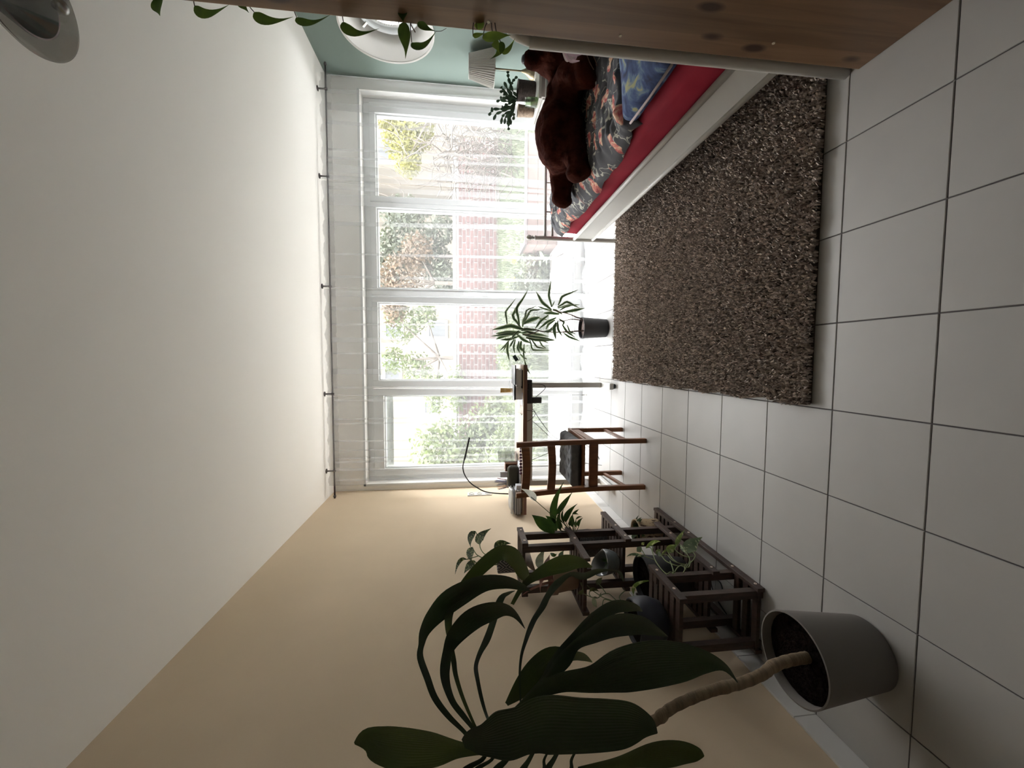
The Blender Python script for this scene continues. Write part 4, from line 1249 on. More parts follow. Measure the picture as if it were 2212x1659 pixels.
for base, mid, tip, hw, m in (
    (A(133, 122), A(225, 160), A(370, 103), 11.5, 0), (A(462, 155), A(545, 232), A(712, 200), 13, 0), (A(862, 165), A(897, 275), A(897, 412), 13.5, 0),
    (A(942, 300), A(1020, 318), A(1112, 220), 12, 0), (A(992, 150), A(1035, 192), A(1110, 218), 9, 0), (A(1252, 138), A(1305, 160), A(1382, 140), 12.5, 1),
    (A(1400, 205), A(1425, 160), A(1448, 100), 10.5, 1), (A(1372, 255), A(1410, 245), A(1465, 232), 8.5, 1), (A(1440, 268), A(1545, 252), A(1637, 248), 13, 1),
    (A(1565, 292), A(1560, 360), A(1490, 416), 8.5, 0), (A(1575, 372), A(1620, 345), A(1667, 268), 8, 1), (A(1520, 290), A(1535, 320), A(1560, 380), 8, 1), (A(875, 65), A(878, 105), A(880, 158), 10, 0),
    (A(285, -8), A(350, 22), A(428, -2), 9, 0), (B(665, -12), B(672, 25), B(683, 68), 19, 0), (B(830, 25), B(882, 58), B(977, 20), 10, 0),
    (B(1010, -6), B(1035, 20), B(1062, 55), 9, 0), (B(1085, 52), B(1145, 88), B(1250, 72), 12, 0), (B(1135, 2), B(1200, 18), B(1268, -4), 9, 0)):
    heart(base, mid, tip, hw, D0 + rnd.uniform(-.04, .05), M['philo_light'] if m else None, tilt=rnd.uniform(-.4, .5))
b = MB()
for pts, r in (((A(700, -90), A(790, -5), A(850, 30), A(940, 44), A(1040, 22), A(1150, -4), A(1260, -60)), (.0035, .003)),
               ((A(850, 30), A(842, 90), A(850, 165)), (.0014, .0012)), ((A(835, 25), A(825, 60), A(830, 85)), (.0014, .001)), ((A(960, 45), A(965, 80), A(940, 140), A(932, 190), A(942, 300)), (.0014, .0012)),
               ((A(1070, 15), A(1010, 80), A(992, 110), A(992, 150)), (.0016, .0012)), ((A(470, -60), A(465, 60), A(455, 110), A(462, 155)), (.0016, .0013)),
               ((A(580, -60), A(578, 20), A(600, 55), A(660, 85)), (.0016, .0012)), ((A(103, -60), A(105, 40), A(120, 90), A(133, 122)), (.0016, .0013)),
               ((A(1270, -60), A(1278, 50), A(1258, 110), A(1252, 138)), (.0016, .0013)), ((A(1410, -60), A(1400, 30), A(1388, 100), A(1372, 190), A(1372, 255)), (.0016, .0013)),
               ((A(1330, -60), A(1360, 40), A(1388, 100), A(1400, 205)), (.0016, .0012)), ((A(1480, -60), A(1490, 20), A(1500, 120), A(1505, 200), A(1520, 290)), (.0016, .0013)),
               ((A(1490, 20), A(1515, 90), A(1535, 220), A(1565, 292)), (.0016, .0013)), ((A(1535, 240), A(1560, 330), A(1575, 372)), (.0013, .001)), ((A(1440, 268), A(1460, 180), A(1500, 120)), (.0013, .001)),
               ((B(828, -40), B(826, 0), B(830, 25)), (.0016, .0012)), ((B(1040, -40), B(1060, 20), B(1085, 52)), (.0016, .0012)), ((A(1110, 220), A(1150, 218), A(1185, 198)), (.0008, .0005))):
    stem_px('', pts, r, None, hang, D0+.01, mb=b)
b.build('stem', M['vine'], hang, smooth=True)
b = MB()
for pts in ((A(470, 10), A(500, 55), A(515, 105)), (A(1300, -10), A(1312, 60), A(1320, 95)), (A(880, 10), A(905, 90), A(935, 170), A(965, 225)), (A(790, 95), A(815, 88), A(832, 100))):
    stem_px('', pts, .0016, None, hang, D0+.015, mb=b)
b.build('aerial_root', M['node_root'], hang, smooth=True)
# clear clip holding the vine
p0 = CAM + ray(*A(600, 60))*(D0+.01)
cl = MB()
for q in (A(575, 115), A(668, 112)):
    cl.bar(p0, CAM + ray(*q)*(D0+.01), .012, .002, up=FWD)
cl.build('clip', glass('clear_clip', (.85, .85, .85), .2), hang)

# ------------------------------------------------------------------ smoked glass ceiling lamp
M['smoke'] = glass('smoked_glass', (.66, .66, .64), .15, .04)
M['frost'] = glass('frosted_tube', (.75, .75, .73), .35, .25)
PL_ = at(60, -14, Z=2.15)
PC = (PL_.x, PL_.y, 2.15)
pn = empty('pendant_lamp', (PC[0], PC[1], ZC), 'smoked glass cone lamp hanging from the ceiling by the shelf', 'ceiling lamp')
MB().lathe([(.112, 0), (.111, .004), (.060, .055), (.024, .095), (.021, .092), (.056, .054), (.106, .004), (.109, 0), (.112, 0)], PC, 64).build('shade', M['smoke'], pn, auto=50)
MB().lathe([(.074, .006), (.073, .011), (.040, .052), (.021, .078), (.018, .075), (.036, .052), (.069, .010), (.071, .006), (.074, .006)], PC, 56).build('inner_shade', glass('smoke_inner', (.62, .66, .68), .45, .15), pn, auto=50)
bp = at(139, 16, Z=2.146)
MB().lathe([(0, -.004), (.008, -.004), (.0125, -.001), (.014, .006), (.014, .036), (.010, .042), (0, .042)], bp, 28).build('bulb', M['frost'], pn, smooth=True)
MB().lathe([(.012, .038), (.013, .05), (.013, .075), (0, .075)], bp, 20).build('lamp_holder', M['dark_metal'], pn, auto=40)
MB().lathe([(0, .085), (.03, .085), (.03, .10), (.018, .112), (.008, .116), (.008, .325), (.045, .332), (.045, .3645), (0, .3645)], PC, 28).build('mount', M['dark_metal'], pn, auto=40)

# ------------------------------------------------------------------ desk
DZ = .787; DYF, DYB = 2.27, 2.80; DXL, DXR = -1.105, .128
desk = empty('desk', (-.49, 2.53, 0), 'pale oak desk on white T-shaped legs in front of the window', 'desk')
M['oak'] = mat('oak_top', (.30, .205, .125), .5, var=.2, vscale=6, stretch=(.6, 6, 6))
M['dark_edge'] = mat('desk_edge_brown', (.16, .075, .05), .5)
MB().box((DXL, DYF, DZ-.026), (DXR, DYB, DZ), bev=.002).build('tabletop', M['oak'], desk)
MB().box((DXL, DYF-.003, DZ-.032), (DXR, DYF-.0005, DZ-.009)).build('edge_strip', M['dark_edge'], desk)
M['leg_grey'] = mat('desk_leg_grey', (.42, .41, .38), .4)
for x in (-.052, -.915):
    L_ = MB().box((x-.022, 2.50, .055), (x+.022, 2.56, DZ-.050), bev=.004).build('leg', M['leg_grey'], desk)
    MB().box((x-.027, 2.295, .018), (x+.027, 2.775, .055), bev=.008).build('foot', M['white_paint'], L_)
    MB().box((x-.030, 2.30, DZ-.050), (x+.030, 2.77, DZ-.026)).build('top_bracket', M['leg_grey'], L_)
    f = MB()
    for y in (2.315, 2.755): f.lathe([(0, 0), (.019, 0), (.021, .006), (.021, .018), (0, .018)], (x, y, 0), 14)
    f.build('foot_cap', M['black_plastic'], L_)
MB().box((-.893, 2.515, DZ-.12), (-.074, 2.545, DZ-.06)).build('cross_beam', M['leg_grey'], desk)

def onto(x, y, Y): return at(x, y, Y=Y)
# stack at the right end of the desk
M['paper'] = mat('paper', (.74, .74, .74), .9, var=.08, vscale=60, stretch=(.3, .3, 12))
M['cover_black'] = mat('black_cover', (.022, .022, .025), .5)
b1 = MB().box((-.065, 2.30, DZ), (.085, 2.53, DZ+.008), bev=.002).build('folder', M['cover_black']); tag(b1, 'black folder lying under the paper pile at the desk end', 'folder')
ps = empty('paper_pile', (.02, 2.42, DZ+.008), 'thick pile of loose white paper at the window end of the desk', 'paper pile')
for k in range(7):
    z = DZ+.008+k*.0066; q = rnd.uniform(-.006, .006)
    MB().box((-.05+q, 2.305+abs(q), z), (.092+q, 2.515, z+.006)).build('sheaf', M['paper'], ps)
lt = MB(); z = DZ+.0548
lt.box((-.035, 2.30, z), (.125, 2.52, z+.012), bev=.004); o = lt.build('laptop', mat('laptop_dark', (.05, .052, .055), .35), auto=40); tag(o, 'flat dark closed laptop lying on the white paper pile', 'laptop')
cs = MB().box((-.165, 2.34, z-.004), (-.037, 2.44, z+.013), bev=.006).build('slim_case', mat('slim_case_grey', (.035, .036, .04), .4), auto=40)
# slim case leans on a small block of note paper
nb = MB().box((-.16, 2.335, DZ), (-.052, 2.45, z-.0045), bev=.001).build('note_block', M['paper']); tag(nb, 'white note paper block under the slim grey case', 'note block')
tag(cs, 'slim dark grey case on the note block beside the laptop', 'case')
pb = MB(); P = [onto(1112, 772, 2.46), onto(1104, 800, 2.46), onto(1101, 825, 2.46), onto(1106, 848, 2.46)]
V = []
for i, p in enumerate(crom(P, 4)):
    for j in range(6): V.append(Vector((p.x, 2.40+.03*j, max(DZ+.07, p.z + .006*math.sin(i*1.7+j)))))
n_ = len(V)//6
pb.add(V, [(i*6+j, i*6+j+1, (i+1)*6+j+1, (i+1)*6+j) for i in range(n_-1) for j in range(5)])
o = pb.build('plastic_sleeve', glass('clear_film', (.90, .92, .93), .25, .2), smooth=True); tag(o, 'crumpled clear plastic sleeve lying over the laptop', 'plastic sleeve')
c0 = onto(1114, 774, 2.40)
bc = empty('binder_clip', (c0.x, 2.40, DZ), 'dark green binder clip at the very end of the desk stack', 'clip')
MB().bar(onto(1110, 768, 2.40), onto(1117, 779, 2.40), .03, .004, up=(0, 1, 0)).build('jaw', mat('clip_green', (.06, .10, .09), .4), bc)
MB().tube(crom([onto(1114, 771, 2.39), onto(1121, 772, 2.39), onto(1122, 777, 2.39), onto(1117, 779, 2.39)], 4), .0016, 5).build('wire', M['dark_metal'], bc, smooth=True)
# hand cream tube standing on its cap
tc_ = onto(1114, 845, 2.52); TX = tc_.x
tb = empty('cream_tube', (TX, 2.62, DZ), 'mustard cream tube with an orange cap standing upside down on the desk', 'tube')
M['mustard'] = mat('mustard_tube', (.46, .29, .09), .45); M['orange'] = mat('orange_cap', (.62, .22, .06), .5)
MB().lathe([(0, 0), (.012, 0), (.013, .003), (.013, .022), (0, .022)], (TX, 2.62, DZ), 18).build('cap', M['orange'], tb, auto=40)
V = []; n = 20
zt = onto(1081, 845, 2.62).z - DZ
for zz, rx, ry in ((.022, .013, .013), (.032, .0165, .0165), (.05, .0185, .016), (zt*.75, .020, .010), (zt-.008, .0205, .003), (zt, .0205, .0015)):
    for j in range(n):
        t = 2*math.pi*j/n; V.append((TX+rx*math.cos(t), 2.62+ry*math.sin(t), DZ+zz))
tube_ = MB().add(V, [(i*n+j, i*n+(j+1) % n, (i+1)*n+(j+1) % n, (i+1)*n+j) for i in range(5) for j in range(n)] + [tuple(range(5*n, 6*n))]).build('tube', M['mustard'], tb, smooth=True)
em = MB(); cc = Vector((TX, 2.607, DZ+zt*.74))
em.tube([cc + Vector((.0095*math.cos(2*math.pi*k/28), 0, .0095*math.sin(2*math.pi*k/28))) for k in range(29)], .0011, 5)
em.tube([cc + Vector((-.004, 0, -.004)), cc + Vector((0, 0, .005)), cc + Vector((.004, 0, -.004))], .0011, 5)
em.build('emblem', mat('emblem_cream', (.72, .62, .40), .5), tube_)
# printed sheets
for k, (x0, x1, y0, y1, lab) in enumerate(((-.21, -.10, 2.30, 2.43, 'white printed card with blue pattern beside the note block'), (-.25, -.165, 2.46, 2.60, 'folded white leaflet with blue lines near the cream tube'))):
    o = MB().box((x0, y0, DZ), (x1, y1, DZ+.0016)).build('leaflet', mat('printed_card', (.66, .68, .72), .7, col2=(.10, .18, .42), vscale=26, ramp=(.36, .44))); tag(o, lab, 'leaflet')
cb = MB().tube(crom([Vector((-.305, 2.62, DZ+.004)), Vector((-.30, 2.52, DZ+.004)), Vector((-.285, 2.44, DZ+.004)), Vector((-.29, 2.36, DZ+.004)), Vector((-.275, 2.315, DZ+.004))], 6), .0032, 6).build('white_cable', mat('cable_white', (.72, .70, .62), .5), smooth=True)
tag(cb, 'short white charging cable lying across the desk top', 'cable')
# power strip under the top
st_ = empty('power_strip', (-.12, 2.36, DZ-.032), 'black power strip fixed under the desk top', 'power strip')
MB().box((-.19, 2.30, DZ-.078), (.005, 2.355, DZ-.0265), bev=.005).build('body', M['black_plastic'], st_)
ad_ = empty('power_adapter', (-.165, 2.33, DZ-.10), 'black plug adapter with a looped cable on the power strip', 'adapter')
MB().box((-.188, 2.303, DZ-.158), (-.138, 2.353, DZ-.078), bev=.005).build('body', M['black_plastic'], ad_)
MB().tube(crom([onto(1156, 858, 2.33), onto(1168, 849, 2.33), onto(1178, 838, 2.34), onto(1172, 831, 2.36), onto(1150, 829, 2.38), onto(1140, 831, 2.40)], 6), .0028, 6).build('cord', M['black_plastic'], ad_, smooth=True)
b = MB()
b.tube(crom([onto(1134, 873, 2.60), onto(1150, 883, 2.60), onto(1157, 893, 2.60), onto(1172, 915, 2.60), onto(1195, 942, 2.62), onto(1225, 955, 2.64), onto(1255, 955, 2.66), Vector((-.75, 2.68, .0035)), Vector((-1.0, 2.7, .0035))], 6), .0030, 6)
o = b.build('desk_cable', M['black_plastic'], smooth=True); tag(o, 'dark cable running from the desk middle down to the floor by the chair', 'cable')
b = MB()
b.tube(crom([onto(1133, 905, 2.66), onto(1150, 910, 2.66), onto(1168, 925, 2.67), onto(1190, 945, 2.68), onto(1215, 958, 2.70), Vector((-.62, 2.74, .0032)), Vector((-1.0, 2.76, .0032))], 6), .0028, 6)
o = b.build('desk_cable', M['black_plastic'], smooth=True); tag(o, 'second thinner cable crossing beneath the desk behind the first', 'cable')
b = MB()
b.tube(crom([onto(1133, 913, 2.5), onto(1148, 905, 2.5), onto(1157, 893, 2.5), onto(1150, 888, 2.5), onto(1133, 886, 2.5)], 6), .0022, 6)
o = b.build('desk_cable', M['black_plastic'], smooth=True); tag(o, 'thin cable looping up to the underside of the desk top', 'cable')
b = MB()
b.tube(crom([onto(1134, 1000, 2.62), onto(1160, 989, 2.62), onto(1185, 978, 2.62), onto(1210, 963, 2.62), onto(1228, 955, 2.63)], 6), .0024, 6)
o = b.build('desk_cable', M['black_plastic'], smooth=True); tag(o, 'slanting cable seen between the chair back slats', 'cable')
b = MB()
b.tube(crom([onto(1132, 1005, 2.45), onto(1150, 1008, 2.45), onto(1180, 1007, 2.45), onto(1210, 1004, 2.45), onto(1255, 1000, 2.48), Vector((-.80, 2.6, .0035))], 6), .0024, 6)
o = b.build('desk_cable', M['black_plastic'], smooth=True); tag(o, 'straight hanging cable behind the chair seat cushion', 'cable')

# things at the wall end of the desk
def bx(px0, px1, y0, y1, Y):            # footprint X range from the photograph, heights from the desk top
    a, c = onto(px1, y0, Y), onto(px1, y1, Y); h = onto(px0, (y0+y1)/2, Y).z
    return min(a.x, c.x), max(a.x, c.x), h
x0, x1, h = bx(1083, 1110, 980, 997, 2.60)
ac = empty('clear_organiser', ((x0+x1)/2, 2.64, DZ), 'clear acrylic organiser frame standing in front of the window', 'organiser')
M['acrylic'] = glass('acrylic', (.82, .82, .82), .18)
b = MB(); hh = .165
for (p, q) in (((x0, 2.58, DZ), (x0+.003, 2.70, DZ+hh)), ((x1-.003, 2.58, DZ), (x1, 2.70, DZ+hh)), ((x0+.003, 2.697, DZ), (x1-.003, 2.70, DZ+hh)), ((x0+.003, 2.58, DZ), (x1-.003, 2.697, DZ+.003)),
               ((x0+.003, 2.58, DZ+.05), (x1-.003, 2.697, DZ+.053)), ((x0+.003, 2.58, DZ+.10), (x1-.003, 2.697, DZ+.103))): b.box(p, q)
b.build('frame', M['acrylic'], ac)
x0, x1, h = bx(1090, 1112, 1001, 1018, 2.55)
wb = empty('wooden_box', ((x0+x1)/2, 2.58, DZ), 'small open reddish wooden box behind the pencil case', 'box')
b = MB(); zt = DZ+.115
for (p, q) in (((x0, 2.55, DZ), (x0+.006, 2.64, zt)), ((x1-.006, 2.55, DZ), (x1, 2.64, zt)), ((x0+.006, 2.634, DZ), (x1-.006, 2.64, zt)), ((x0+.006, 2.55, DZ), (x1-.006, 2.634, DZ+.006)), ((x0+.006, 2.55, zt-.006), (x1-.006, 2.634, zt))): b.box(p, q)
b.build('case', M['chair_wood'], wb)
x0, x1, h = bx(1092, 1112, 1007, 1053, 2.42)
pc = empty('pencil_case', ((x0+x1)/2, 2.44, DZ+.0105), 'olive black fabric pencil case standing on flat notebooks', 'pencil case')
M['olive_cloth'] = mat('olive_cloth', (.045, .042, .032), .85, bump=.4, bscale=120)
bm = bmesh.new(); bmesh.ops.create_cube(bm, size=1)
for q in bm.verts: q.co = Vector(((x0+x1)/2+q.co.x*(x1-x0), 2.44+q.co.y*.07, DZ+.058+q.co.z*.095))
bmesh.ops.bevel(bm, geom=bm.edges[:], offset=.028, segments=4, affect='EDGES', profile=.5)
MB().frombm(bm).build('pouch', M['olive_cloth'], pc, smooth=True)
MB().tube([(x0+.015, 2.44, DZ+.107), ((x0+x1)/2, 2.435, DZ+.1085), (x1-.015, 2.44, DZ+.107)], .0022, 6).build('zipper', M['brass'], pc, smooth=True)
o = MB().box((x0-.02, 2.36, DZ), (x1+.03, 2.52, DZ+.0103), bev=.002).build('notebook', mat('notebook_white', (.62, .63, .68), .7)); tag(o, 'white notebook lying under the olive pencil case', 'notebook')
o = MB().box((x0-.02, 2.295, DZ), (x0+.055, 2.355, DZ+.05), bev=.003).build('tissue_pack', mat('tissue_white', (.70, .72, .78), .6)); tag(o, 'small white tissue pack at the front desk edge behind the chair', 'tissue pack')
# pen cup
pcx = onto(1095, 1046, 2.60).x
cup = empty('pen_cup', (pcx, 2.62, DZ), 'grey cup full of pens behind the pencil case', 'pen cup')
MB().lathe([(0, 0), (.036, 0), (.038, .004), (.040, .10), (.0375, .10), (.0355, .006), (0, .006)], (pcx, 2.62, DZ), 22).build('cup', mat('cup_grey', (.38, .36, .36), .5), cup, auto=40)
cols = ((.05, .07, .25), (.30, .06, .09), (.02, .02, .03), (.10, .16, .45), (.50, .20, .08), (.06, .05, .12), (.45, .45, .48), (.28, .10, .07), (.03, .04, .10))
for k, (px_c, py_c) in enumerate(((1068, 1040), (1074, 1033), (1072, 1048), (1070, 1037), (1073, 1052), (1076, 1058), (1066, 1042), (1074, 1056), (1075, 1045))):
    e = onto(px_c, py_c, 2.60 + .02*(k % 3)); s_ = Vector((pcx + (e.x-pcx)*.35, 2.62 + .012*((k % 3)-1), DZ+.0125))
    o = MB().tube([s_, s_.lerp(e, .93), e], [.0034, .0034, .0012], 7).build('pen', mat('pen_%d' % k, cols[k], .4), smooth=True)
    nm = ('blue', 'dark red', 'black', 'bright blue', 'orange', 'violet', 'silver', 'brown', 'navy')[k]
    tag(o, '%s pen standing in the grey pen cup' % nm, 'pen', 'pens in the cup')
x0, x1, h = bx(1085, 1108, 1019, 1031, 2.66)
o = MB().box((x0, 2.66, DZ), (x1, 2.70, DZ+.15), bev=.004).build('carton', mat('carton_grey', (.40, .41, .43), .6)); tag(o, 'narrow grey carton standing between wooden box and pen cup', 'carton')
# string of dark beads along the desk edge
bd_ = empty('bead_string', (-.66, 2.30, DZ), 'string of dark purple beads along the front desk edge', 'beads')
M['bead'] = mat('purple_bead', (.10, .035, .075), .35)
for k in range(9):
    x = -.56 - .026*k
    MB().ball((x, 2.305+.004*(k % 2), DZ+.0122), .012, seg=12, rings=8).build('bead', M['bead'], bd_, smooth=True)
# books and bag at the wall end, overhanging towards the wall
bk_ = [(.004, .020, (.42, .22, .18), 'reddish brown book at the bottom of the pile by the wall', 0), (.020, .036, (.03, .035, .06), 'navy folder second from the bottom by the wall', .03),
       (.036, .052, (.02, .02, .026), 'black folder in the middle of the pile by the wall', .035), (.052, .066, (.25, .25, .27), 'grey folder near the top of the pile by the wall', .02)]
z = DZ
for a, c, col, lab, q in bk_:
    o = empty('folder_book', (-1.0, 2.42, z), lab, 'book', 'pile of folders by the wall')
    MB().box((-1.103, 2.30-q, z), (-.90, 2.53, z+.003)).build('cover', mat('cover', col, .6), o)
    MB().box((-1.100, 2.303-q, z+.003), (-.903, 2.527, z+.0127)).build('pages', M['paper'], o)
    MB().box((-1.103, 2.30-q, z+.0127), (-.90, 2.53, z+.0157)).build('cover', mat('cover', col, .6), o)
    z += .0159
V = []; F = []
for i in range(12):
    for j in range(10):
        x = -1.10 + i*.018; y = 2.28 + j*.022
        V.append((x, y, z+.012 + .022*max(0, mnoise.noise(Vector((x*22, y*18, 3)))) + .012*math.sin(i/11*math.pi)*math.sin(j/9*math.pi)))
F = [(i*10+j, i*10+j+1, (i+1)*10+j+1, (i+1)*10+j) for i in range(11) for j in range(9)]
o = MB().add(V, F).build('plastic_bag', mat('bag_white', (.66, .66, .64), .35, transl=.35), smooth=True)
so = o.modifiers.new('thickness', 'SOLIDIFY'); so.thickness = .012; so.offset = -1
tag(o, 'crumpled white plastic bag lying on the folders by the wall', 'bag')

# gooseneck desk lamp
dl = empty('desk_lamp', (-1.03, 2.66, DZ), 'thin black gooseneck desk lamp by the tan wall', 'lamp')
YL = 2.60
P = [Vector((-1.045, YL, DZ+.012)), onto(1100, 1067, YL), onto(1070, 1065.5, YL), onto(1048, 1062, YL), onto(1030, 1053, YL), onto(1015, 1042, YL), onto(1004, 1026, YL), onto(1000, 1012, YL), onto(1001, 1000, YL), onto(1004, 990, YL)]
MB().tube(crom(P, 5), .0055, 8).build('neck', M['black_plastic'], dl, smooth=True)
MB().tube([onto(1003, 993, YL), onto(1004.5, 988, YL), onto(1014, 945, YL)], [.007, .0085, .0085], 10).build('head', M['black_plastic'], dl, auto=40)
MB().lathe([(0, 0), (.045, 0), (.048, .004), (.045, .010), (.01, .014), (0, .014)], (-1.045, YL, DZ), 24).build('base', M['black_plastic'], dl, auto=40)

# ------------------------------------------------------------------ wooden chair with its cushion
ch_ = empty('dining_chair', (-.56, 1.93, 0), 'reddish wooden slat-back chair pulled up to the desk', 'chair')
WX0, WX1 = -.393, -.722      # rear leg centres
YR0 = 1.722
def rail(y0, x): return x
for x, s in ((WX0, 1), (WX1, -1)):
    b = MB()
    P = [Vector((x, YR0, 0)), Vector((x, YR0+.004, .30)), Vector((x, YR0+.002, .46)), Vector((x+s*.002, YR0-.03, .70)), Vector((x+s*.004, YR0-.075, .925))]
    Q = crom(P, 5); V = []; F = []
    for i, p in enumerate(Q):
        hw, hd = .0165, .017 + .006*math.exp(-((p.z-.45)/.12)**2)
        V += [p + Vector((-hw, -hd, 0)), p + Vector((hw, -hd, 0)), p + Vector((hw, hd, 0)), p + Vector((-hw, hd, 0))]
    n_ = len(Q)
    F = [(i*4+j, i*4+(j+1) % 4, (i+1)*4+(j+1) % 4, (i+1)*4+j) for i in range(n_-1) for j in range(4)] + [(3, 2, 1, 0), tuple((n_-1)*4+k for k in range(4))]
    o = b.add(V, F).build('rear_leg', M['chair_wood'], ch_)
    bv = o.modifiers.new('edge', 'BEVEL'); bv.width = .004; bv.segments = 2; bv.angle_limit = math.radians(50); bv.limit_method = 'ANGLE'
for x in (-.388, -.740):
    MB().box((x-.016, 2.13, 0), (x+.016, 2.162, .425), bev=.003).build('front_leg', M['chair_wood'], ch_)
def back_slat(z0, z1, y):
    V = []; n = 13
    for i in range(n):
        u = i/(n-1); x = WX1+.0165 + (WX0-WX1-.033)*u
        bow = -.0 + .030*math.sin(math.pi*u); dzz = .016*math.sin(math.pi*u)
        for (yy, zz) in ((0, z0), (.016, z0), (.016, z1), (0, z1)): V.append((x, y-.008+yy+bow, zz-dzz*(1 if zz == z1 else .9)))
    F = [(i*4+j, i*4+(j+1) % 4, (i+1)*4+(j+1) % 4, (i+1)*4+j) for i in range(n-1) for j in range(4)] + [(3, 2, 1, 0), tuple((n-1)*4+k for k in range(4))]
    o = MB().add(V, F).build('back_slat', M['chair_wood'], ch_, auto=40)
back_slat(.838, .892, YR0-.067); back_slat(.655, .708, YR0-.032)
MB().box((WX1+.0167, YR0-.010, .345), (WX0-.0167, YR0+.014, .405), bev=.003).build('seat_rail', M['chair_wood'], ch_)
MB().box((-.724, 2.133, .355), (-.404, 2.157, .422), bev=.003).build('seat_rail', M['chair_wood'], ch_)
for xa, xb in ((WX0, -.388), (WX1, -.740)):
    MB().bar((xa, YR0+.0245, .385), (xb, 2.1295, .392), .022, .055, bev=.002).build('side_rail', M['chair_wood'], ch_)
    MB().bar((xa, YR0+.022, .135), (xb, 2.1295, .150), .018, .026, bev=.003).build('stretcher', M['chair_wood'], ch_)
V = [(-.735, YR0+.03, .426), (-.380, YR0+.03, .426), (-.37, 2.17, .428), (-.757, 2.17, .428)]
b = MB(); b.add([Vector(v) for v in V] + [Vector(v)+Vector((0, 0, .015)) for v in V], [(3, 2, 1, 0), (4, 5, 6, 7), (0, 1, 5, 4), (1, 2, 6, 5), (2, 3, 7, 6), (3, 0, 4, 7)])
b.build('seat', M['chair_wood'], ch_)
# cushion: tufted
M['cushion'] = mat('grey_cushion', (.095, .100, .108), .95, var=.2, vscale=30, bump=.3, bscale=160, sheen=.1)
cu = bmesh.new()
nu, nv = 33, 33; x0, x1, y0, y1 = -.735, -.385, 1.775, 2.15
def puff(u, v):
    e = min(u, 1-u, v, 1-v); k = min(1, e/.10); k = math.sqrt(max(0, 1-(1-k)**2))
    d = 0
    for a in (.2, .5, .8):
        for c in (.2, .5, .8): d += math.exp(-((u-a)**2+(v-c)**2)/.0028)
    cr_ = sum(math.exp(-((u-a)/.035)**2) for a in (.35, .65))*.35 + sum(math.exp(-((v-a)/.035)**2) for a in (.35, .65))*.35
    return k*(1 - .5*min(1, d) - .40*cr_)
top = []; bot = []
for i in range(nu):
    for j in range(nv):
        u, v = i/(nu-1), j/(nv-1)
        x = x0+(x1-x0)*u; y = y0+(y1-y0)*v
        rc = .0
        p = puff(u, v)
        top.append(Vector((x, y, .468 + .052*p))); bot.append(Vector((x, y, .468 - .024*min(1, p*1.4))))
b = MB(); b.add(top+bot, [(i*nv+j, (i+1)*nv+j, (i+1)*nv+j+1, i*nv+j+1) for i in range(nu-1) for j in range(nv-1)] + [(nu*nv+i*nv+j, nu*nv+i*nv+j+1, nu*nv+(i+1)*nv+j+1, nu*nv+(i+1)*nv+j) for i in range(nu-1) for j in range(nv-1)])
o = b.build('seat_cushion', M['cushion'], smooth=True); tag(o, 'dark grey tufted cushion on the wooden chair seat', 'cushion')

# ------------------------------------------------------------------ wall sockets
M['socket'] = mat('socket_white', (.70, .69, .65), .4)
def socket(y0, y1, z0, z1, n, label, dark=True, x=XL):
    s = empty('wall_socket', (x, (y0+y1)/2, (z0+z1)/2), label, 'socket')
    MB().box((x, y0, z0), (x+.008, y1, z1), bev=.003).build('plate', M['socket'], s)
    for k in range(n):
        c = Vector((x+.0078, (y0+y1)/2, z0 + (z1-z0)*(k+.5)/n))
        MB().lathe([(.026, 0), (.026, .006), (.021, .006), (.020, -.001)], c, 24, axis=(1, 0, 0)).build('ring', M['socket'], s, auto=40)
        MB().lathe([(0, .0012), (.0202, .0012)], c, 24, axis=(1, 0, 0)).build('recess', mat('recess_brown', (.12, .09, .08), .6) if dark else M['socket'], s)
a_, c_ = at(1365, 1280, X=XL), at(1405, 1298, X=XL)
ctr = at(1382, 1289, X=XL)
socket(ctr.y-.042, ctr.y+.042, ctr.z-.042, ctr.z+.042, 1, 'single white wall socket low on the tan wall behind the plant rack')
q = at(1036, 1068, X=XL)
socket(q.y-.04, q.y+.04, q.z-.115, q.z+.115, 3, 'white triple wall plate above the desk by the gooseneck lamp', dark=False)
q = at(1217, 1063, X=XL)
socket(q.y-.035, q.y+.035, q.z-.035, q.z+.035, 1, 'small white wall outlet under the desk', dark=False)
q2 = at(1217, 1063, X=XL+.01)
MB().tube(crom([q2, q2+Vector((.01, -.1, -.03)), q2+Vector((.005, -.2, -.12)), Vector((XL+.02, q2.y-.3, .10))], 6), .003, 6)

# ------------------------------------------------------------------ striped dracaena by the window
PY = 2.552; PXC = .452
wd = empty('striped_dracaena', (PXC, PY, 0), 'striped-leaf dracaena in a black pot on the tiles by the window', 'potted plant')
M['pot_black'] = mat('pot_black', (.022, .022, .024), .6)
MB().lathe([(0, 0), (.072, 0), (.080, .008), (.094, .225), (.095, .23), (.090, .23), (.088, .20), (0, .20)], (PXC, PY, 0), 32).build('pot', M['pot_black'], wd, auto=45)
MB().lathe([(0, .208), (.0885, .204), (.086, .195), (0, .195)], (PXC, PY, 0), 24).build('soil', mat('bark_chips', (.12, .075, .06), .95, col2=(.03, .02, .018), vscale=70, bump=1, bscale=90), wd)
M['striped'] = leafmat('striped_leaf', (.035, .062, .024), dark=(.018, .036, .014), edge=(.30, .32, .21), scale=12, transl=.14)
M['cane'] = mat('cane_brown', (.14, .085, .065), .8, var=.4, vscale=40)
k7 = 1/7.9
def W7(x, y): return (1050+x*k7, 600+y*k7)
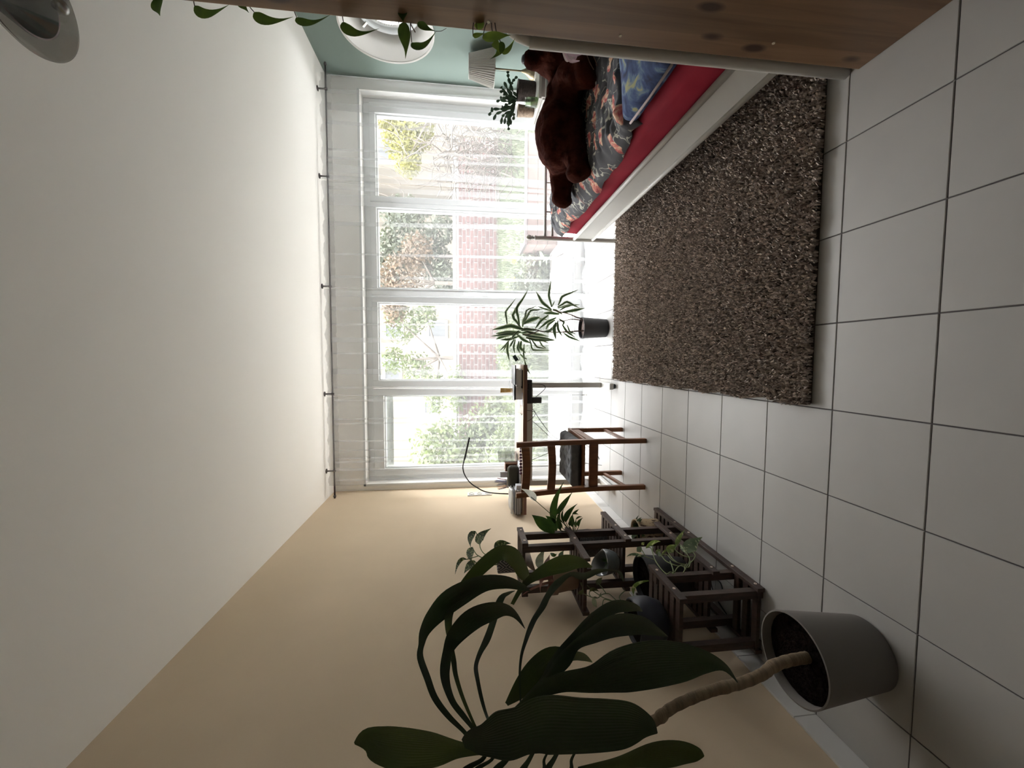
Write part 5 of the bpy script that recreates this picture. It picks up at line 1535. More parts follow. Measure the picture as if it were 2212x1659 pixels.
LV = """640 880 420 820 95 890 60|600 930 380 930 160 950 50|560 960 350 960 80 1000 50|500 940 300 990 170 1050 55|560 1000 400 1050 240 1060 38|600 870 455 640 730 180 42|570 800 520 520 700 250 42
360 800 335 580 510 350 30|640 800 690 560 860 480 26|650 760 760 560 960 540 30|640 780 780 710 930 670 66|900 700 960 700 1050 720 24|650 900 800 950 1070 1000 52|620 960 780 1000 1180 1060 56
700 1000 900 1040 1060 1115 34|520 960 640 1060 770 1120 48|400 1060 330 1150 230 1250 24|380 1080 340 1160 290 1250 22|380 1080 360 1230 400 1430 38|500 1050 470 1180 490 1300 30|560 1080 540 1200 580 1290 34
600 1080 580 1190 680 1290 50|650 1130 640 1300 660 1440 26|655 1400 690 1540 750 1640 30|740 1050 800 1230 1150 1240 28|780 1060 870 1180 1040 1220 28|900 1060 960 1160 1040 1215 25|580 1300 640 1360 700 1390 28
680 1020 850 1060 1200 1070 40|480 1050 430 1130 400 1190 30|1120 550 960 420 850 230 44|1120 500 1070 300 1105 50 36|1230 470 1300 320 1570 205 36|1130 570 1000 530 880 490 28|1250 620 1100 600 980 605 48
1220 500 1380 410 1600 520 32|1220 520 1400 470 1600 460 28|1300 590 1480 560 1690 520 44|1200 680 1050 750 890 880 38|1180 720 1060 800 1020 890 34|1200 760 1160 860 1190 1060 58|1220 740 1230 880 1300 1000 34
1300 800 1380 920 1520 1020 36|1320 940 1420 1010 1600 1080 34|1380 800 1430 920 1530 960 28|1060 640 930 740 830 880 38|1160 830 1080 910 980 920 48|1120 500 1150 440 1170 395 18|1300 620 1200 560 1130 530 38
1250 560 1350 500 1480 470 28|620 840 640 720 720 600 36|600 900 700 880 860 900 40|560 900 480 980 420 1060 36|600 940 720 930 900 960 40|640 700 700 640 760 620 24|1240 700 1330 760 1300 830 30|660 880 540 850 420 780 30"""
for q in LV.replace('\n', '|').split('|'):
    a = [float(v) for v in q.split()]
    off = rnd.uniform(-.09, .07)
    Dp = depth_of(at(*W7(a[0], a[1]), Y=PY+off*.3)); De = depth_of(at(*W7(a[4], a[5]), Y=PY+off))
    hw = a[6]*k7*.62
    x0, y0 = W7(a[0], a[1]); x1, y1 = W7(a[2], a[3]); x2, y2 = W7(a[4], a[5])
    leaf_px('leaf', [(x0, y0, hw*.45), ((x0+x1)/2, (y0+y1)/2, hw*.85), (x1, y1, hw), ((x1+x2)/2, (y1+y2)/2, hw*.75), (x2, y2, .15)], M['striped'], wd, (Dp, De), camber=.35, tilt=rnd.uniform(-.8, .8), n=2, k=5)
dpl = plane_depth(Y=PY)
def cane(pts, r): 
    P = [W7(*p) for p in pts]
    o = stem_px('cane', P, r, M['cane'], wd, dpl)
cane([(1720, 900), (1480, 915), (1230, 930), (980, 920), (860, 890), (700, 860), (620, 870)], (.0065, .0048))
cane([(1690, 705), (1560, 680), (1420, 620), (1300, 590), (1200, 570), (1130, 550)], (.006, .0045))
cane([(1650, 735), (1560, 715), (1440, 710), (1330, 735), (1210, 740)], (.005, .004))
cane([(900, 905), (760, 960), (620, 970)], (.0045, .004))

# ------------------------------------------------------------------ stepped plant rack along the tan wall
XFR, XBK = -.792, -1.082          # faces of the front rails / back posts
rack = empty('plant_rack', (-.95, 1.03, 0), 'dark stained stepped wooden plant rack along the tan wall', 'plant rack')
M['rack_screw'] = mat('rack_screw', (.80, .68, .58), .3, metal=.7)
RT = .017                          # rail thickness
def shelf(y0, y1, z, slats, screws, front=(None, None)):
    zr = z
    for xf in (XFR, XBK+RT):
        r_ = MB().box((xf-RT, y0, zr-.033), (xf, y1, zr), bev=.0015).build('shelf_rail', M['rack_wood'], rack)
        if xf == XFR:
            for ys in screws:
                MB().lathe([(.0065, 0), (.006, .0025), (.0025, .003), (.0022, .0012), (0, .0012)], (xf-.0002, ys, zr-.017), 12, axis=(1, 0, 0)).build('screw', M['rack_screw'], r_, auto=40)
        else:
            for ys in screws[:1]:
                MB().lathe([(.0075, 0), (.007, .002), (.0028, .0025), (.0025, .001), (0, .001)], (XBK+RT-.0002, ys+.06, zr-.017), 12, axis=(1, 0, 0)).build('screw', mat('cap_white', (.7, .7, .7), .4) if 'cap' not in M else M['cap'], r_, auto=40)
    for ys in slats:
        MB().box((XBK+RT+.0003, ys-.0155, zr-.020), (XFR-RT-.0003, ys+.0155, zr-.004), bev=.001).build('slat', M['rack_wood'], rack)
def spread(a, b, n): return [a + (b-a)*i/(n-1) for i in range(n)]
PA, PB, PCc, PD = 1.252, 1.105, .745, .592
shelf(.565, 1.510, .036, spread(.585, .705, 3) + spread(1.300, 1.490, 5), (1.271, 1.124, .753, .602))
shelf(.715, 1.290, .140, spread(.770, 1.080, 8), (1.127, .754))
shelf(1.080, 1.480, .405, spread(1.140, 1.455, 8), (1.266, 1.126))
shelf(.530, .812, .405, spread(.552, .790, 6), (.760, .608))
shelf(.900, 1.275, .690, spread(.925, 1.165, 6), (1.125, 1.259))
shelf(1.090, 1.300, .965, spread(1.125, 1.285, 4), (1.259, 1.125))
def post(y, zt, x):
    MB().box((x-.034, y-.0155, 0), (x, y+.0155, zt), bev=.0015).build('post', M['rack_wood'], rack)
# front posts stand just behind the rails, back posts in front of the wall
for y, zt in ((PA, .965), (PB, .965), (PCc, .405), (PD, .405)):
    post(y, zt, XFR-RT-.0002)
    post(y, zt, XBK+RT+.0345)

def onrack(x, y, X): return at(x, y, X=X)
# --- pothos in a patterned pot on the top
M['diamond'] = bpy.data.materials.new('diamond_pot'); M['diamond'].use_nodes = True
nt = M['diamond'].node_tree; N = nt.nodes; L = nt.links; bb = N['Principled BSDF']; bb.inputs['Roughness'].default_value = .7
tc = N.new('ShaderNodeTexCoord'); sx = N.new('ShaderNodeSeparateXYZ'); L.new(tc.outputs['Object'], sx.inputs[0])
an = N.new('ShaderNodeMath'); an.operation = 'ARCTAN2'; L.new(sx.outputs['Y'], an.inputs[0]); L.new(sx.outputs['X'], an.inputs[1])
def mnode(op, a, b=None, v=None):
    x = N.new('ShaderNodeMath'); x.operation = op
    L.new(a, x.inputs[0])
    if b is not None: L.new(b, x.inputs[1])
    if v is not None: x.inputs[1].default_value = v
    return x.outputs[0]
u_ = mnode('MULTIPLY', an.outputs[0], v=6.0/math.pi); v_ = mnode('MULTIPLY', sx.outputs['Z'], v=26.0)
tri = lambda s: mnode('ABSOLUTE', mnode('SUBTRACT', mnode('FRACT', s), v=.5))
dsum = mnode('ADD', tri(mnode('MULTIPLY', u_, v=.5)), tri(mnode('MULTIPLY', v_, v=.5)))
band = mnode('SINE', mnode('MULTIPLY', dsum, v=25.0))
cr = N.new('ShaderNodeValToRGB'); cr.color_ramp.elements[0].position = .45; cr.color_ramp.elements[0].color = (.035, .036, .045, 1); cr.color_ramp.elements[1].position = .6; cr.color_ramp.elements[1].color = (.30, .28, .26, 1)
L.new(band, cr.inputs['Fac']); L.new(cr.outputs['Color'], bb.inputs['Base Color'])
TPX, TPY = -.945, 1.205
tp = empty('top_pothos', (TPX, TPY, .965), 'speckled pothos in a diamond-patterned pot on the top rack shelf', 'potted plant')
MB().lathe([(0, 0), (.050, 0), (.055, .006), (.057, .115), (.054, .120), (.051, .115), (.050, .10), (0, .10)], (TPX, TPY, .965), 32).build('pot', M['diamond'], tp, auto=45)
MB().lathe([(0, .105), (.0505, .104), (.05, .098), (0, .098)], (TPX, TPY, .965), 20).build('soil', M['soil'], tp)
M['pothos'] = leafmat('pothos_leaf', (0.0341, 0.0558, 0.01736), dark=(0.01736, 0.031, 0.01116), stripe=(0.186, 0.2108, 0.093), scale=34, transl=.25)
M['green_leaf'] = leafmat('green_leaf', (0.0403, 0.0775, 0.01364), dark=(0.0186, 0.0403, 0.0093), scale=16, transl=.3)
M['stem_green'] = mat('stem_green', (.10, .13, .05), .7)
s6 = 1/6.506
def R6(x, y): return (960+x*s6, 1110+y*s6)
dT = plane_depth(X=TPX)
def lf(parent, fn, base, mid, tip, w, m, dep, off=0.0, tilt=None, shape=((0, .2), (.2, .85), (.42, 1.), (.65, .75), (.85, .3), (1, .02)), sc=1.0, camber=.28, twist=None):
    (x0, y0), (x1, y1), (x2, y2) = fn(*base), fn(*mid), fn(*tip)
    stn = []
    for t, f in shape:
        cx, cy_ = 2*x1-.5*x0-.5*x2, 2*y1-.5*y0-.5*y2
        stn.append(((1-t)**2*x0+2*t*(1-t)*cx+t*t*x2, (1-t)**2*y0+2*t*(1-t)*cy_+t*t*y2, w*sc*.5*f))
    d = (lambda x, y, t: dep(x, y, t)+off) if callable(dep) else dep
    return leaf_px('leaf', stn, m, parent, d, camber=camber, tilt=rnd.uniform(-.7, .7) if tilt is None else tilt, n=2, k=5, twist=twist)
for base, mid, tip, w in (((440, 250), (365, 330), (370, 470), 90), ((500, 425), (505, 320), (655, 206), 120), ((395, 470), (360, 560), (385, 680), 105), ((310, 640), (215, 665), (150, 850), 62),
                          ((420, 660), (350, 730), (275, 840), 105), ((706, 490), (790, 420), (935, 418), 100), ((690, 560), (640, 600), (560, 660), 60)):
    lf(tp, R6, base, mid, tip, w, M['pothos'], dT, off=rnd.uniform(-.05, .04), sc=s6)
b = MB()
for pts in (((800, 650), (700, 640), (560, 560), (505, 480), (500, 425)), ((800, 670), (640, 660), (480, 590), (430, 540), (395, 470)), ((800, 690), (620, 680), (480, 700), (420, 660)), ((800, 660), (700, 600), (675, 550), (706, 490)),
            ((480, 590), (420, 610), (310, 640)), ((505, 480), (470, 330), (440, 250)), ((800, 710), (640, 720), (520, 740))):
    stem_px('', [R6(*p) for p in pts], .0028, None, tp, dT, mb=b)
b.build('stem', M['stem_green'], tp, smooth=True)

# --- peace lily in a knitted pot on the middle shelf
LX_, LY_ = -.955, 1.40
pl_ = empty('peace_lily', (LX_, LY_, .405), 'peace lily with one white flower in a dark knitted pot on the rack', 'potted plant')
M['knit'] = mat('knit_dark', (.075, .068, .066), .95, var=.5, vscale=70, stretch=(1, 1, 2.2), bump=1., bscale=110)
MB().lathe([(0, 0), (.062, 0), (.072, .012), (.082, .10), (.080, .165), (.074, .172), (.070, .16), (.070, .14), (0, .14)], (LX_, LY_, .405), 30).build('pot', M['knit'], pl_, auto=50)
MB().lathe([(0, .146), (.0705, .145), (.07, .138), (0, .138)], (LX_, LY_, .405), 20).build('soil', M['soil'], pl_)
s11 = 1/11.06
def P11(x, y): return (1120+x*s11, 1040+y*s11)
dL = lambda x, y, t: 2.33
M['spath'] = leafmat('lily_spathe', (.62, .63, .58), dark=(.52, .54, .48), transl=.4)
lily = (((845, 1235), (570, 985), (320, 800), 330), ((905, 1185), (800, 960), (645, 820), 190), ((880, 1000), (850, 560), (1085, 5), 190), ((905, 790), (1075, 545), (1290, 255), 120), ((1010, 1180), (955, 930), (1010, 700), 100),
        ((1130, 970), (1180, 770), (1410, 530), 140), ((1290, 1085), (1270, 930), (1300, 780), 130), ((1100, 1000), (1040, 830), (1080, 660), 60), ((1290, 775), (1370, 720), (1450, 655), 50), ((1290, 780), (1370, 768), (1440, 792), 40),
        ((1370, 910), (1440, 852), (1520, 848), 36), ((1440, 1080), (1440, 970), (1540, 868), 80), ((1380, 1090), (1360, 1000), (1390, 930), 76), ((1215, 1060), (1230, 990), (1275, 930), 66), ((1050, 1120), (1010, 1020), (1020, 960), 60), ((980, 1150), (930, 1060), (890, 960), 46))
b = MB()
for base, mid, tip, w in lily:
    o_ = rnd.uniform(-.08, .05)
    lf(pl_, P11, base, mid, tip, w, M['green_leaf'], dL, off=o_, sc=s11)
    stem_px('', [P11(1340, 1280), P11((base[0]+1320)/2, (base[1]+1260)/2+20), P11(*base)], (.0028, .0018), None, pl_, lambda x, y, t, o_=o_: dL(x, y, t)+o_*t, mb=b)
stem_px('', [P11(1340, 1280), P11(1050, 980), P11(800, 800), P11(430, 480), P11(300, 370)], (.003, .0022), None, pl_, dL, mb=b)
b.build('stem', M['stem_green'], pl_, smooth=True)
o = lf(pl_, P11, (410, 470), (300, 300), (60, 175), 150, M['spath'], dL, off=.012, sc=s11, tilt=.5); o.name = 'spathe'; o['label'] = 'white flower bract'
# --- scoop-shaped grey bowl with an air plant
BWX, BWY = -.955, 1.165
bw = empty('scoop_bowl', (BWX, BWY, .405), 'grey glazed scoop-shaped bowl with a spiky air plant on the rack', 'bowl')
n = 28; V = []; prof = ((0.0, .0), (.030, .002), (.052, .02), (.064, .05), (.068, .085))
M['grey_glaze'] = mat('grey_glaze', (.17, .19, .20), .18, var=.25, vscale=14, coat=.5)
def bowl_ring(r, z, sh):
    out = []
    for j in range(n):
        t = 2*math.pi*j/n
        cut = .045*max(0, math.cos(t-2.4))*(z/.085)            # one side rises to a lip
        out.append(Vector((BWX+r*math.cos(t)+sh*math.cos(2.4)*cut*3, BWY+r*math.sin(t)+sh*math.sin(2.4)*cut*3, .405+z+cut)))
    return out
for r, z in prof[1:]: V += bowl_ring(r, z, .3)
for r, z in reversed(prof[1:]): V += bowl_ring(max(.005, r-.005), z+.004, .3)
m_ = 2*(len(prof)-1)
F = [(i*n+j, i*n+(j+1) % n, (i+1)*n+(j+1) % n, (i+1)*n+j) for i in range(m_-1) for j in range(n)] + [tuple(range(n-1, -1, -1)), tuple((m_-1)*n+j for j in range(n))]
MB().add(V, F).build('bowl', M['grey_glaze'], bw, smooth=True)
for k in range(16):
    t = rnd.uniform(0, 6.28); d = Vector((math.cos(t)*.6, math.sin(t)*.6, rnd.uniform(.5, 1))).normalized(); c = Vector((BWX, BWY, .46))
    leaf3('spike', [c, c+d*.028, c+d*.055+Vector((0, 0, -.004))], [.003, .0032, .0004], Vector((0, 0, 1)), M['green_leaf'], bw, n=2, k=3)
# --- bromeliad in a clay pot
CPX, CPY = -.955, 1.03
br = empty('clay_pot_plant', (CPX, CPY, .69), 'pinkish-leaved plant in a clay pot behind the rack posts', 'potted plant')
M['clay'] = mat('clay', (.30, .20, .145), .85, var=.15, vscale=9)
MB().lathe([(0, 0), (.052, 0), (.056, .005), (.070, .105), (.078, .107), (.079, .135), (.072, .135), (.068, .11), (0, .11)], (CPX, CPY, .69), 30).build('pot', M['clay'], br, auto=40)
MB().lathe([(0, .115), (.068, .114), (.067, .108), (0, .108)], (CPX, CPY, .69), 20).build('soil', M['soil'], br)
M['pink_leaf'] = leafmat('pink_leaf', (.26, .12, .105), dark=(.14, .075, .055), scale=18, transl=.3)
M['brown_leaf'] = leafmat('brown_leaf', (.17, .105, .055), dark=(.09, .055, .035), scale=14, transl=.25)
M['olive_leaf2'] = leafmat('olive_green_leaf', (.13, .14, .05), dark=(.07, .08, .03), scale=14, transl=.3)
dC = plane_depth(X=CPX)
for base, mid, tip, w, m_ in (((1480, 885), (1370, 920), (1350, 1110), 52, 'pink_leaf'), ((1560, 900), (1500, 1010), (1430, 1110), 90, 'pink_leaf'), ((1560, 890), (1400, 895), (1230, 960), 62, 'pink_leaf'), ((1270, 800), (1150, 570), (1180, 262), 125, 'brown_leaf'),
                              ((1350, 775), (1340, 640), (1420, 492), 112, 'olive_leaf2'), ((1395, 770), (1440, 680), (1480, 570), 84, 'pink_leaf'), ((1340, 850), (1320, 800), (1310, 762), 36, 'pink_leaf'), ((1640, 640), (1640, 580), (1680, 515), 70, 'green_leaf'), ((1600, 940), (1300, 1020), (1060, 1170), 40, 'pink_leaf'), ((1490, 550), (1540, 580), (1580, 560), 50, 'green_leaf')):
    lf(br, R6, base, mid, tip, w, M[m_], dC, off=rnd.uniform(-.06, .04), sc=s6)
b = MB()
for pts in (((1640, 930), (1500, 900), (1400, 850), (1340, 800), (1270, 800)), ((1640, 930), (1560, 890), (1480, 885)), ((1640, 940), (1500, 850), (1400, 790), (1350, 775)), ((1640, 920), (1620, 760), (1640, 640)), ((1640, 930), (1600, 915), (1560, 900))):
    stem_px('', [R6(*p) for p in pts], .003, None, br, dC, mb=b)
b.build('stem', M['vine'], br, smooth=True)
# --- bamboo basket pot on the bottom shelf
BBX, BBY = -.905, 1.43
bbk = empty('bamboo_basket', (BBX, BBY, .036), 'woven bamboo basket pot at the window end of the bottom shelf', 'basket')
M['bamboo'] = mat('bamboo', (.50, .38, .24), .7, col2=(.10, .06, .04), vscale=55, stretch=(1, 1, .5), ramp=(.40, .47), bump=.6, bscale=80)
MB().lathe([(0, 0), (.060, 0), (.066, .008), (.070, .12), (.068, .150), (.064, .153), (.062, .145), (.062, .12), (0, .12)], (BBX, BBY, .036), 32).build('basket', M['bamboo'], bbk, auto=50)
MB().lathe([(.070, .145), (.072, .150), (.069, .158), (.063, .155), (.066, .146), (.070, .145)], (BBX, BBY, .036), 32).build('rim', mat('bamboo_rim', (.45, .34, .22), .6), bbk, auto=50)
MB().lathe([(0, .125), (.0625, .124), (.062, .118), (0, .118)], (BBX, BBY, .036), 20).build('soil', M['soil'], bbk)
for k in range(9):
    t = rnd.uniform(0, 6.28); d = Vector((math.cos(t)*.7, math.sin(t)*.7, rnd.uniform(.5, 1))); c = Vector((BBX+d.x*.03, BBY+d.y*.03, .155))
    leaf3('leaf', [c, c+d*.04, c+d*.075+Vector((0, 0, -.02)), c+d*.10+Vector((0, 0, -.05))], [.006, .012, .012, .001], (0, 0, 1), M['green_leaf'], bbk, n=2, k=4)
# --- variegated pothos in the big black pot
BPX, BPY = -.945, .96
bp_ = empty('trailing_pothos', (BPX, BPY, .140), 'yellow-green variegated pothos trailing from a black pot low on the rack', 'potted plant')
MB().lathe([(0, 0), (.085, 0), (.092, .006), (.112, .20), (.112, .225), (.106, .225), (.104, .20), (0, .195)], (BPX, BPY, .140), 34).build('pot', M['pot_black'], bp_, auto=45)
MB().lathe([(0, .203), (.1045, .202), (.104, .196), (0, .196)], (BPX, BPY, .140), 22).build('soil', M['soil'], bp_)
M['lime'] = leafmat('lime_leaf', (.17, .22, .045), dark=(.08, .13, .03), stripe=(.36, .38, .16), scale=16, transl=.35)
M['varieg'] = leafmat('variegated_leaf', (.13, .17, .09), dark=(.075, .115, .055), stripe=(.42, .45, .26), scale=15, transl=.3)
s73 = 1/7.373
def E7(x, y): return (1240+x*s73, 1090+y*s73)
dB = plane_depth(X=-.755)
for base, mid, tip, w, m_ in (((1145, 690), (1265, 600), (1382, 592), 92, 'lime'), ((1640, 650), (1670, 540), (1765, 400), 130, 'lime'), ((1500, 765), (1545, 700), (1640, 635), 112, 'lime'), ((1845, 775), (1860, 650), (2045, 518), 175, 'varieg'), ((1110, 820), (940, 790), (838, 835), 48, 'varieg'),
                              ((1005, 745), (1045, 705), (1070, 660), 70, 'varieg'), ((1000, 830), (1055, 815), (1112, 845), 58, 'varieg'), ((1310, 780), (1350, 735), (1365, 708), 60, 'lime'), ((1395, 805), (1440, 745), (1482, 715), 50, 'lime'), ((1075, 640), (1100, 620), (1120, 600), 50, 'lime'), ((1370, 830), (1355, 780), (1345, 740), 52, 'varieg'), ((1700, 640), (1720, 700), (1800, 800), 50, 'varieg')):
    lf(bp_, E7, base, mid, tip, w, M[m_], dB, off=rnd.uniform(-.03, .02), sc=s73)
b = MB()
for pts in (((1740, 1090), (1800, 980), (1900, 880), (1930, 810), (1890, 760), (1845, 775)), ((1790, 960), (1650, 975), (1480, 910), (1395, 820), (1370, 830)), ((1480, 1110), (1400, 1040), (1300, 900), (1262, 800), (1220, 690), (1145, 690)), ((1790, 955), (1660, 930), (1560, 880), (1480, 800), (1395, 805)),
            ((1290, 880), (1200, 850), (1110, 820), (1005, 830)), ((1900, 830), (1800, 835), (1680, 780), (1610, 710), (1640, 650)), ((1570, 1100), (1580, 1060), (1560, 980), (1530, 900)), ((1820, 960), (1840, 880), (1810, 800), (1700, 640)), ((1490, 1110), (1530, 1075), (1575, 1090), (1600, 1100)),
            ((1700, 970), (1780, 1000), (1830, 990), (1860, 900)), ((1262, 800), (1250, 720), (1255, 650)), ((1130, 810), (1060, 700), (1005, 745)), ((1500, 765), (1560, 850), (1640, 920)), ((1780, 1040), (1760, 1000), (1800, 940)), ((1600, 1080), (1650, 1000), (1720, 960))):
    stem_px('', [E7(*p) for p in pts], .0024, None, bp_, dB, mb=b)
b.build('stem', mat('vine_green', (.15, .18, .07), .6), bp_, smooth=True)
# --- navy pot on the near low shelf with a few leaves
NPX, NPY = -.965, .665
npot = empty('navy_pot', (NPX, NPY, .405), 'round dark navy pot with sparse leaves on the near low rack shelf', 'potted plant')
M['navy'] = mat('navy_glaze', (.022, .026, .040), .4)
MB().lathe([(0, 0), (.062, 0), (.080, .012), (.098, .06), (.100, .105), (.094, .135), (.088, .140), (.085, .13), (.085, .115), (0, .115)], (NPX, NPY, .405), 32).build('pot', M['navy'], npot, smooth=True)
MB().lathe([(0, .122), (.0855, .121), (.085, .114), (0, .114)], (NPX, NPY, .405), 20).build('soil', M['soil'], npot)
s85 = 1/8.508
def N8(x, y): return (1220+x*s85, 1240+y*s85)
dN = plane_depth(X=NPX+.03)
for base, mid, tip, w, m_ in (((1265, 370), (1330, 180), (1655, 122), 90, 'lime'), ((1415, 690), (1450, 610), (1555, 505), 100, 'varieg'), ((460, 320), (530, 280), (635, 325), 90, 'olive_leaf2'), ((520, 430), (550, 540), (590, 610), 90, 'olive_leaf2'), ((590, 200), (630, 130), (690, 60), 90, 'olive_leaf2'), ((240, 360), (310, 330), (330, 250), 60, 'olive_leaf2'), ((430, 780), (510, 720), (580, 660), 60, 'brown_leaf'), ((300, 130), (310, 180), (330, 260), 46, 'olive_leaf2'), ((640, 400), (655, 370), (670, 330), 30, 'olive_leaf2')):
    lf(npot, N8, base, mid, tip, w, M[m_], dN, off=rnd.uniform(-.03, .02), sc=s85)
b = MB()
for pts in (((1300, 640), (1280, 520), (1270, 440), (1265, 370)), ((1420, 760), (1440, 730), (1415, 690)), ((1100, 640), (850, 390), (760, 360), (680, 380), (600, 440), (480, 420), (330, 360), (240, 360)), ((760, 360), (700, 270), (640, 200), (590, 160), (580, 140)), ((1000, 560), (840, 480), (700, 430), (580, 350), (460, 260), (370, 160)), ((600, 440), (560, 420), (520, 430)), ((480, 420), (450, 370), (460, 320)), ((1200, 640), (1020, 500), (850, 490), (720, 470), (690, 600)),
            ((1250, 640), (1120, 560), (1000, 430), (1110, 300))):
    stem_px('', [N8(*p) for p in pts], .0022, None, npot, dN, mb=b)
b.build('stem', M['stem_green'], npot, smooth=True)
# cord on the floor beneath the rack
c0 = Vector((-1.03, .92, .004))
o = MB().tube(crom([Vector((-1.08, 1.0, .20)), Vector((-1.06, .93, .06)), c0, Vector((-.98, .84, .004)), Vector((-.93, .86, .004)), Vector((-.96, .93, .004)), Vector((-1.02, .88, .0095)), Vector((-1.07, .76, .004))], 6), .003, 6).build('floor_cord', M['black_plastic'], smooth=True)
tag(o, 'thin black cord curled on the tiles under the plant rack', 'cord')

# ------------------------------------------------------------------ large dracaena in the grey pot
GX, GY = -.752, .140
M['pot_grey'] = mat('pot_grey', (0.186, 0.1705, 0.1581), .75, var=.06, vscale=4)
gd = empty('corner_dracaena', (GX, GY, 0), 'large broad-leaved dracaena in a tall grey pot against the tan wall', 'potted plant')
MB().lathe([(0, 0), (.098, 0), (.104, .006), (.131, .252), (.1315, .256), (.127, .257), (.1245, .250), (.1225, .220), (0, .220)], (GX, GY, 0), 64).build('pot', M['pot_grey'], gd, auto=45)
V = []; nn = 26
V.append(Vector((GX, GY, .229)))
for i in range(1, 7):
    for j in range(nn):
        t = 2*math.pi*j/nn; r = .1222*i/6
        V.append(Vector((GX+r*math.cos(t), GY+r*math.sin(t), .229 + (.008*mnoise.noise(Vector((r*60*math.cos(t), r*60*math.sin(t), 1))) if i < 6 else -.002))))
F = [(0, 1+j, 1+(j+1) % nn) for j in range(nn)] + [(1+i*nn+j, 1+(i+1)*nn+j, 1+(i+1)*nn+(j+1) % nn, 1+i*nn+(j+1) % nn) for i in range(5) for j in range(nn)]
MB().add(V, F).build('soil', M['soil'], gd, smooth=True)
M['trunk'] = mat('trunk_bark', (.33, .245, .155), .85, col2=(.20, .145, .09), vscale=9, stretch=(2, 2, 9), bump=.5, bscale=50)
s0 = at(1738, 1421, Z=.229); dS = depth_of(s0)
crown_D = 1.03
tr_px = [(1750, 1419), (1738, 1421), (1700, 1428), (1668, 1440), (1648, 1456), (1600, 1476), (1550, 1488), (1500, 1506), (1450, 1530), (1412, 1558), (1350, 1578), (1250, 1600), (1150, 1615), (1060, 1622)]
P = [CAM + ray(*p)*(dS + (crown_D-dS)*i/(len(tr_px)-1)) for i, p in enumerate(tr_px)]
Q = crom(P, 6)
rad = [.0165 - .0045*i/(len(Q)-1) + .0007*math.sin(i*2.1) + (.002 if i % 17 in (0, 1) else 0) for i in range(len(Q))]
MB().tube(Q, rad, 14).build('trunk', M['trunk'], gd, smooth=True)
cr_c = Q[-1]
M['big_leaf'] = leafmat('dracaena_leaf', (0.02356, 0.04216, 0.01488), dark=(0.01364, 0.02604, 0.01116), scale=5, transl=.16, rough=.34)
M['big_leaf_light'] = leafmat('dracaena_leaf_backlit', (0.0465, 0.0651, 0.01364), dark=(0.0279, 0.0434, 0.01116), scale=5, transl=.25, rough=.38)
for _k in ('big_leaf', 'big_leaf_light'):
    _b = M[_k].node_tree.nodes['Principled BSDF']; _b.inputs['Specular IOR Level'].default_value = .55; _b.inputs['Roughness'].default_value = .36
kk = 1/2.4578
def G(x, y): return (740+x*kk, 1200+y*kk)
def big(pts, D, m='big_leaf', camber=.22, tilt=0, wave=.05, twist=None, n=5, k=9):
    return leaf_px('leaf', [(*G(x, y), w*kk) for x, y, w in pts], M[m], gd, D, camber=camber, tilt=tilt, n=n, k=k, wave=wave, twist=twist)
big([(700, 1000, 9), (640, 930, 9), (560, 850, 12), (490, 755, 14), (450, 650, 15), (412, 540, 15), (420, 470, 16), (440, 400, 30), (500, 315, 55), (600, 222, 76), (740, 152, 60), (860, 143, 46), (945, 165, 26), (1000, 190, 2)], (1.02, 1.30), tilt=.5)
big([(720, 960, 9), (690, 915, 9), (640, 850, 13), (590, 785, 14), (560, 715, 17), (545, 650, 22), (545, 590, 26), (560, 510, 28), (605, 425, 52), (690, 340, 70), (780, 300, 68), (860, 290, 45), (920, 322, 18), (968, 388, 2)], (1.02, 1.24), tilt=.4)
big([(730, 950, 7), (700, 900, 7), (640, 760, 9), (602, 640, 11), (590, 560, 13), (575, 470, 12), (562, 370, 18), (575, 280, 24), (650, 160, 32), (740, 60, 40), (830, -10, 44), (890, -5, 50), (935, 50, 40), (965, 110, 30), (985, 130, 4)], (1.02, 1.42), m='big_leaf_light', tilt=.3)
big([(790, 900, 6), (765, 850, 6), (738, 760, 8), (717, 660, 9), (708, 590, 11), (727, 525, 15), (760, 460, 22), (785, 395, 21), (810, 320, 20), (842, 228, 22), (880, 200, 15), (916, 187, 2)], (1.02, 1.38), tilt=.9)
big([(945, 800, 6), (945, 775, 5), (940, 640, 6), (950, 530, 8), (975, 445, 12), (995, 390, 16), (1020, 335, 18), (1060, 275, 22), (1090, 215, 22), (1140, 150, 30), (1210, 100, 20), (1280, 110, 34), (1350, 85, 28), (1420, 78, 8), (1470, 90, 10), (1492, 138, 2)], (1.02, 1.50), tilt=.7, twist=(.2, 1.2))
big([(900, 260, 10), (960, 160, 16), (1030, 105, 30), (1110, 65, 45), (1190, 40, 50), (1260, 40, 32), (1325, 62, 4)], (1.34, 1.52), m='big_leaf_light', tilt=.2)
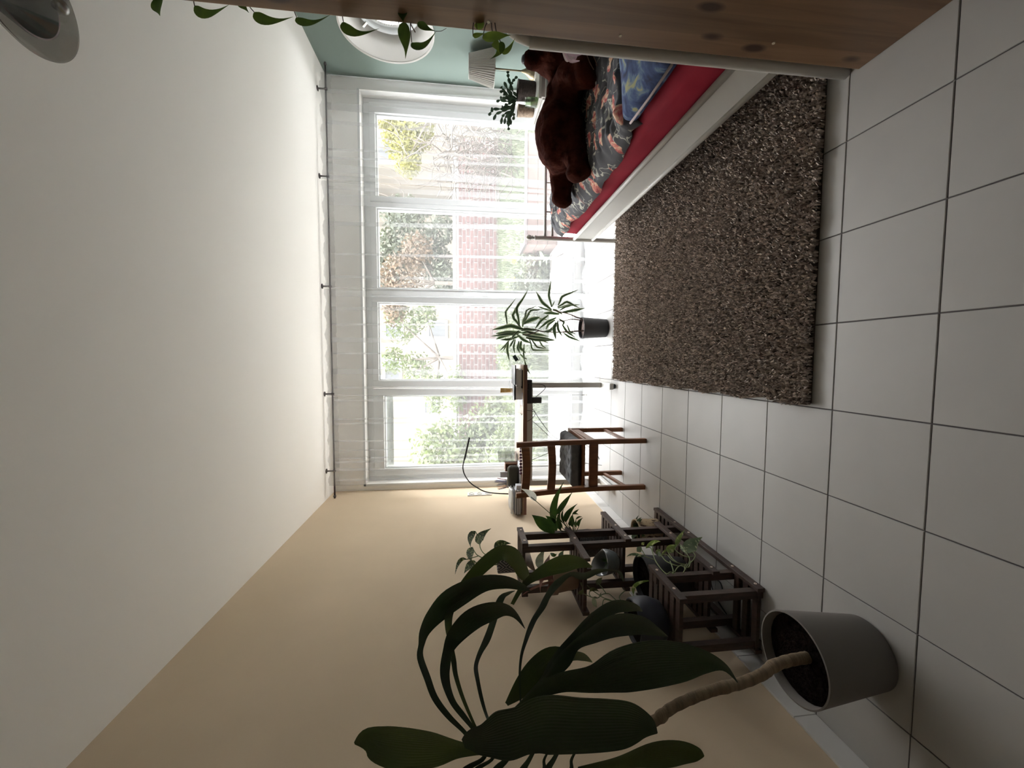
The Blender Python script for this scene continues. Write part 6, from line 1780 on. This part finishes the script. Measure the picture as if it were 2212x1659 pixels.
big([(930, 830, 8), (960, 780, 12), (1080, 660, 35), (1140, 580, 55), (1190, 500, 50), (1240, 425, 32), (1330, 345, 45), (1440, 275, 46), (1540, 275, 30), (1592, 297, 2)], (1.02, 1.36), tilt=.4, camber=.3)
big([(940, 820, 8), (980, 765, 15), (1100, 650, 32), (1170, 565, 48), (1235, 480, 32), (1330, 425, 55), (1450, 375, 76), (1570, 372, 62), (1660, 402, 30), (1728, 432, 2)], (1.0, 1.26), tilt=.3, camber=.3)
big([(880, 850, 10), (960, 778, 16), (1060, 712, 48), (1180, 672, 60), (1330, 655, 84), (1480, 610, 140), (1640, 583, 150), (1800, 572, 118), (1930, 570, 66), (2030, 597, 20), (2098, 675, 2)], (1.0, 1.06), tilt=.15, camber=.2)
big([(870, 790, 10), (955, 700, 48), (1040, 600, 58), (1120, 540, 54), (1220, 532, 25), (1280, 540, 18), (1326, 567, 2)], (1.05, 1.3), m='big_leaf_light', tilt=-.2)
big([(640, 1000, 26), (690, 985, 72), (760, 980, 105), (850, 962, 152), (960, 930, 145), (1080, 900, 176), (1250, 905, 170), (1400, 905, 160), (1520, 903, 136), (1610, 915, 76), (1672, 944, 3)], (.90, .86), tilt=.12, camber=.14, wave=.02, n=6, k=11)
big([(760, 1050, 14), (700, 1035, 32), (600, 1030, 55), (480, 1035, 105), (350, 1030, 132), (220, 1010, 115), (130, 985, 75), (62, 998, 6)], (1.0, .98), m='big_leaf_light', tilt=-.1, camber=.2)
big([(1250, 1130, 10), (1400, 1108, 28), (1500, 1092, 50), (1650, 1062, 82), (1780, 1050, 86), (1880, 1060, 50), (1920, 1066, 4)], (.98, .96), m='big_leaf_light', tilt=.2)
for (x0, x1, w) in ((740, 640, 16), (790, 700, 14), (870, 810, 16), (990, 950, 18), (1070, 1068, 9), (1120, 1080, 14), (1215, 1212, 9)):
    big([(x0+30, 1030, w*.6), (x0, 1085, w*.8), (x1, 1150, w*1.3), (x1-60, 1300, w*2.6), (x1-40, 1480, w*2.5), (x1+20, 1600, 2)], (.99, .93), tilt=rnd.uniform(-.3, .3))
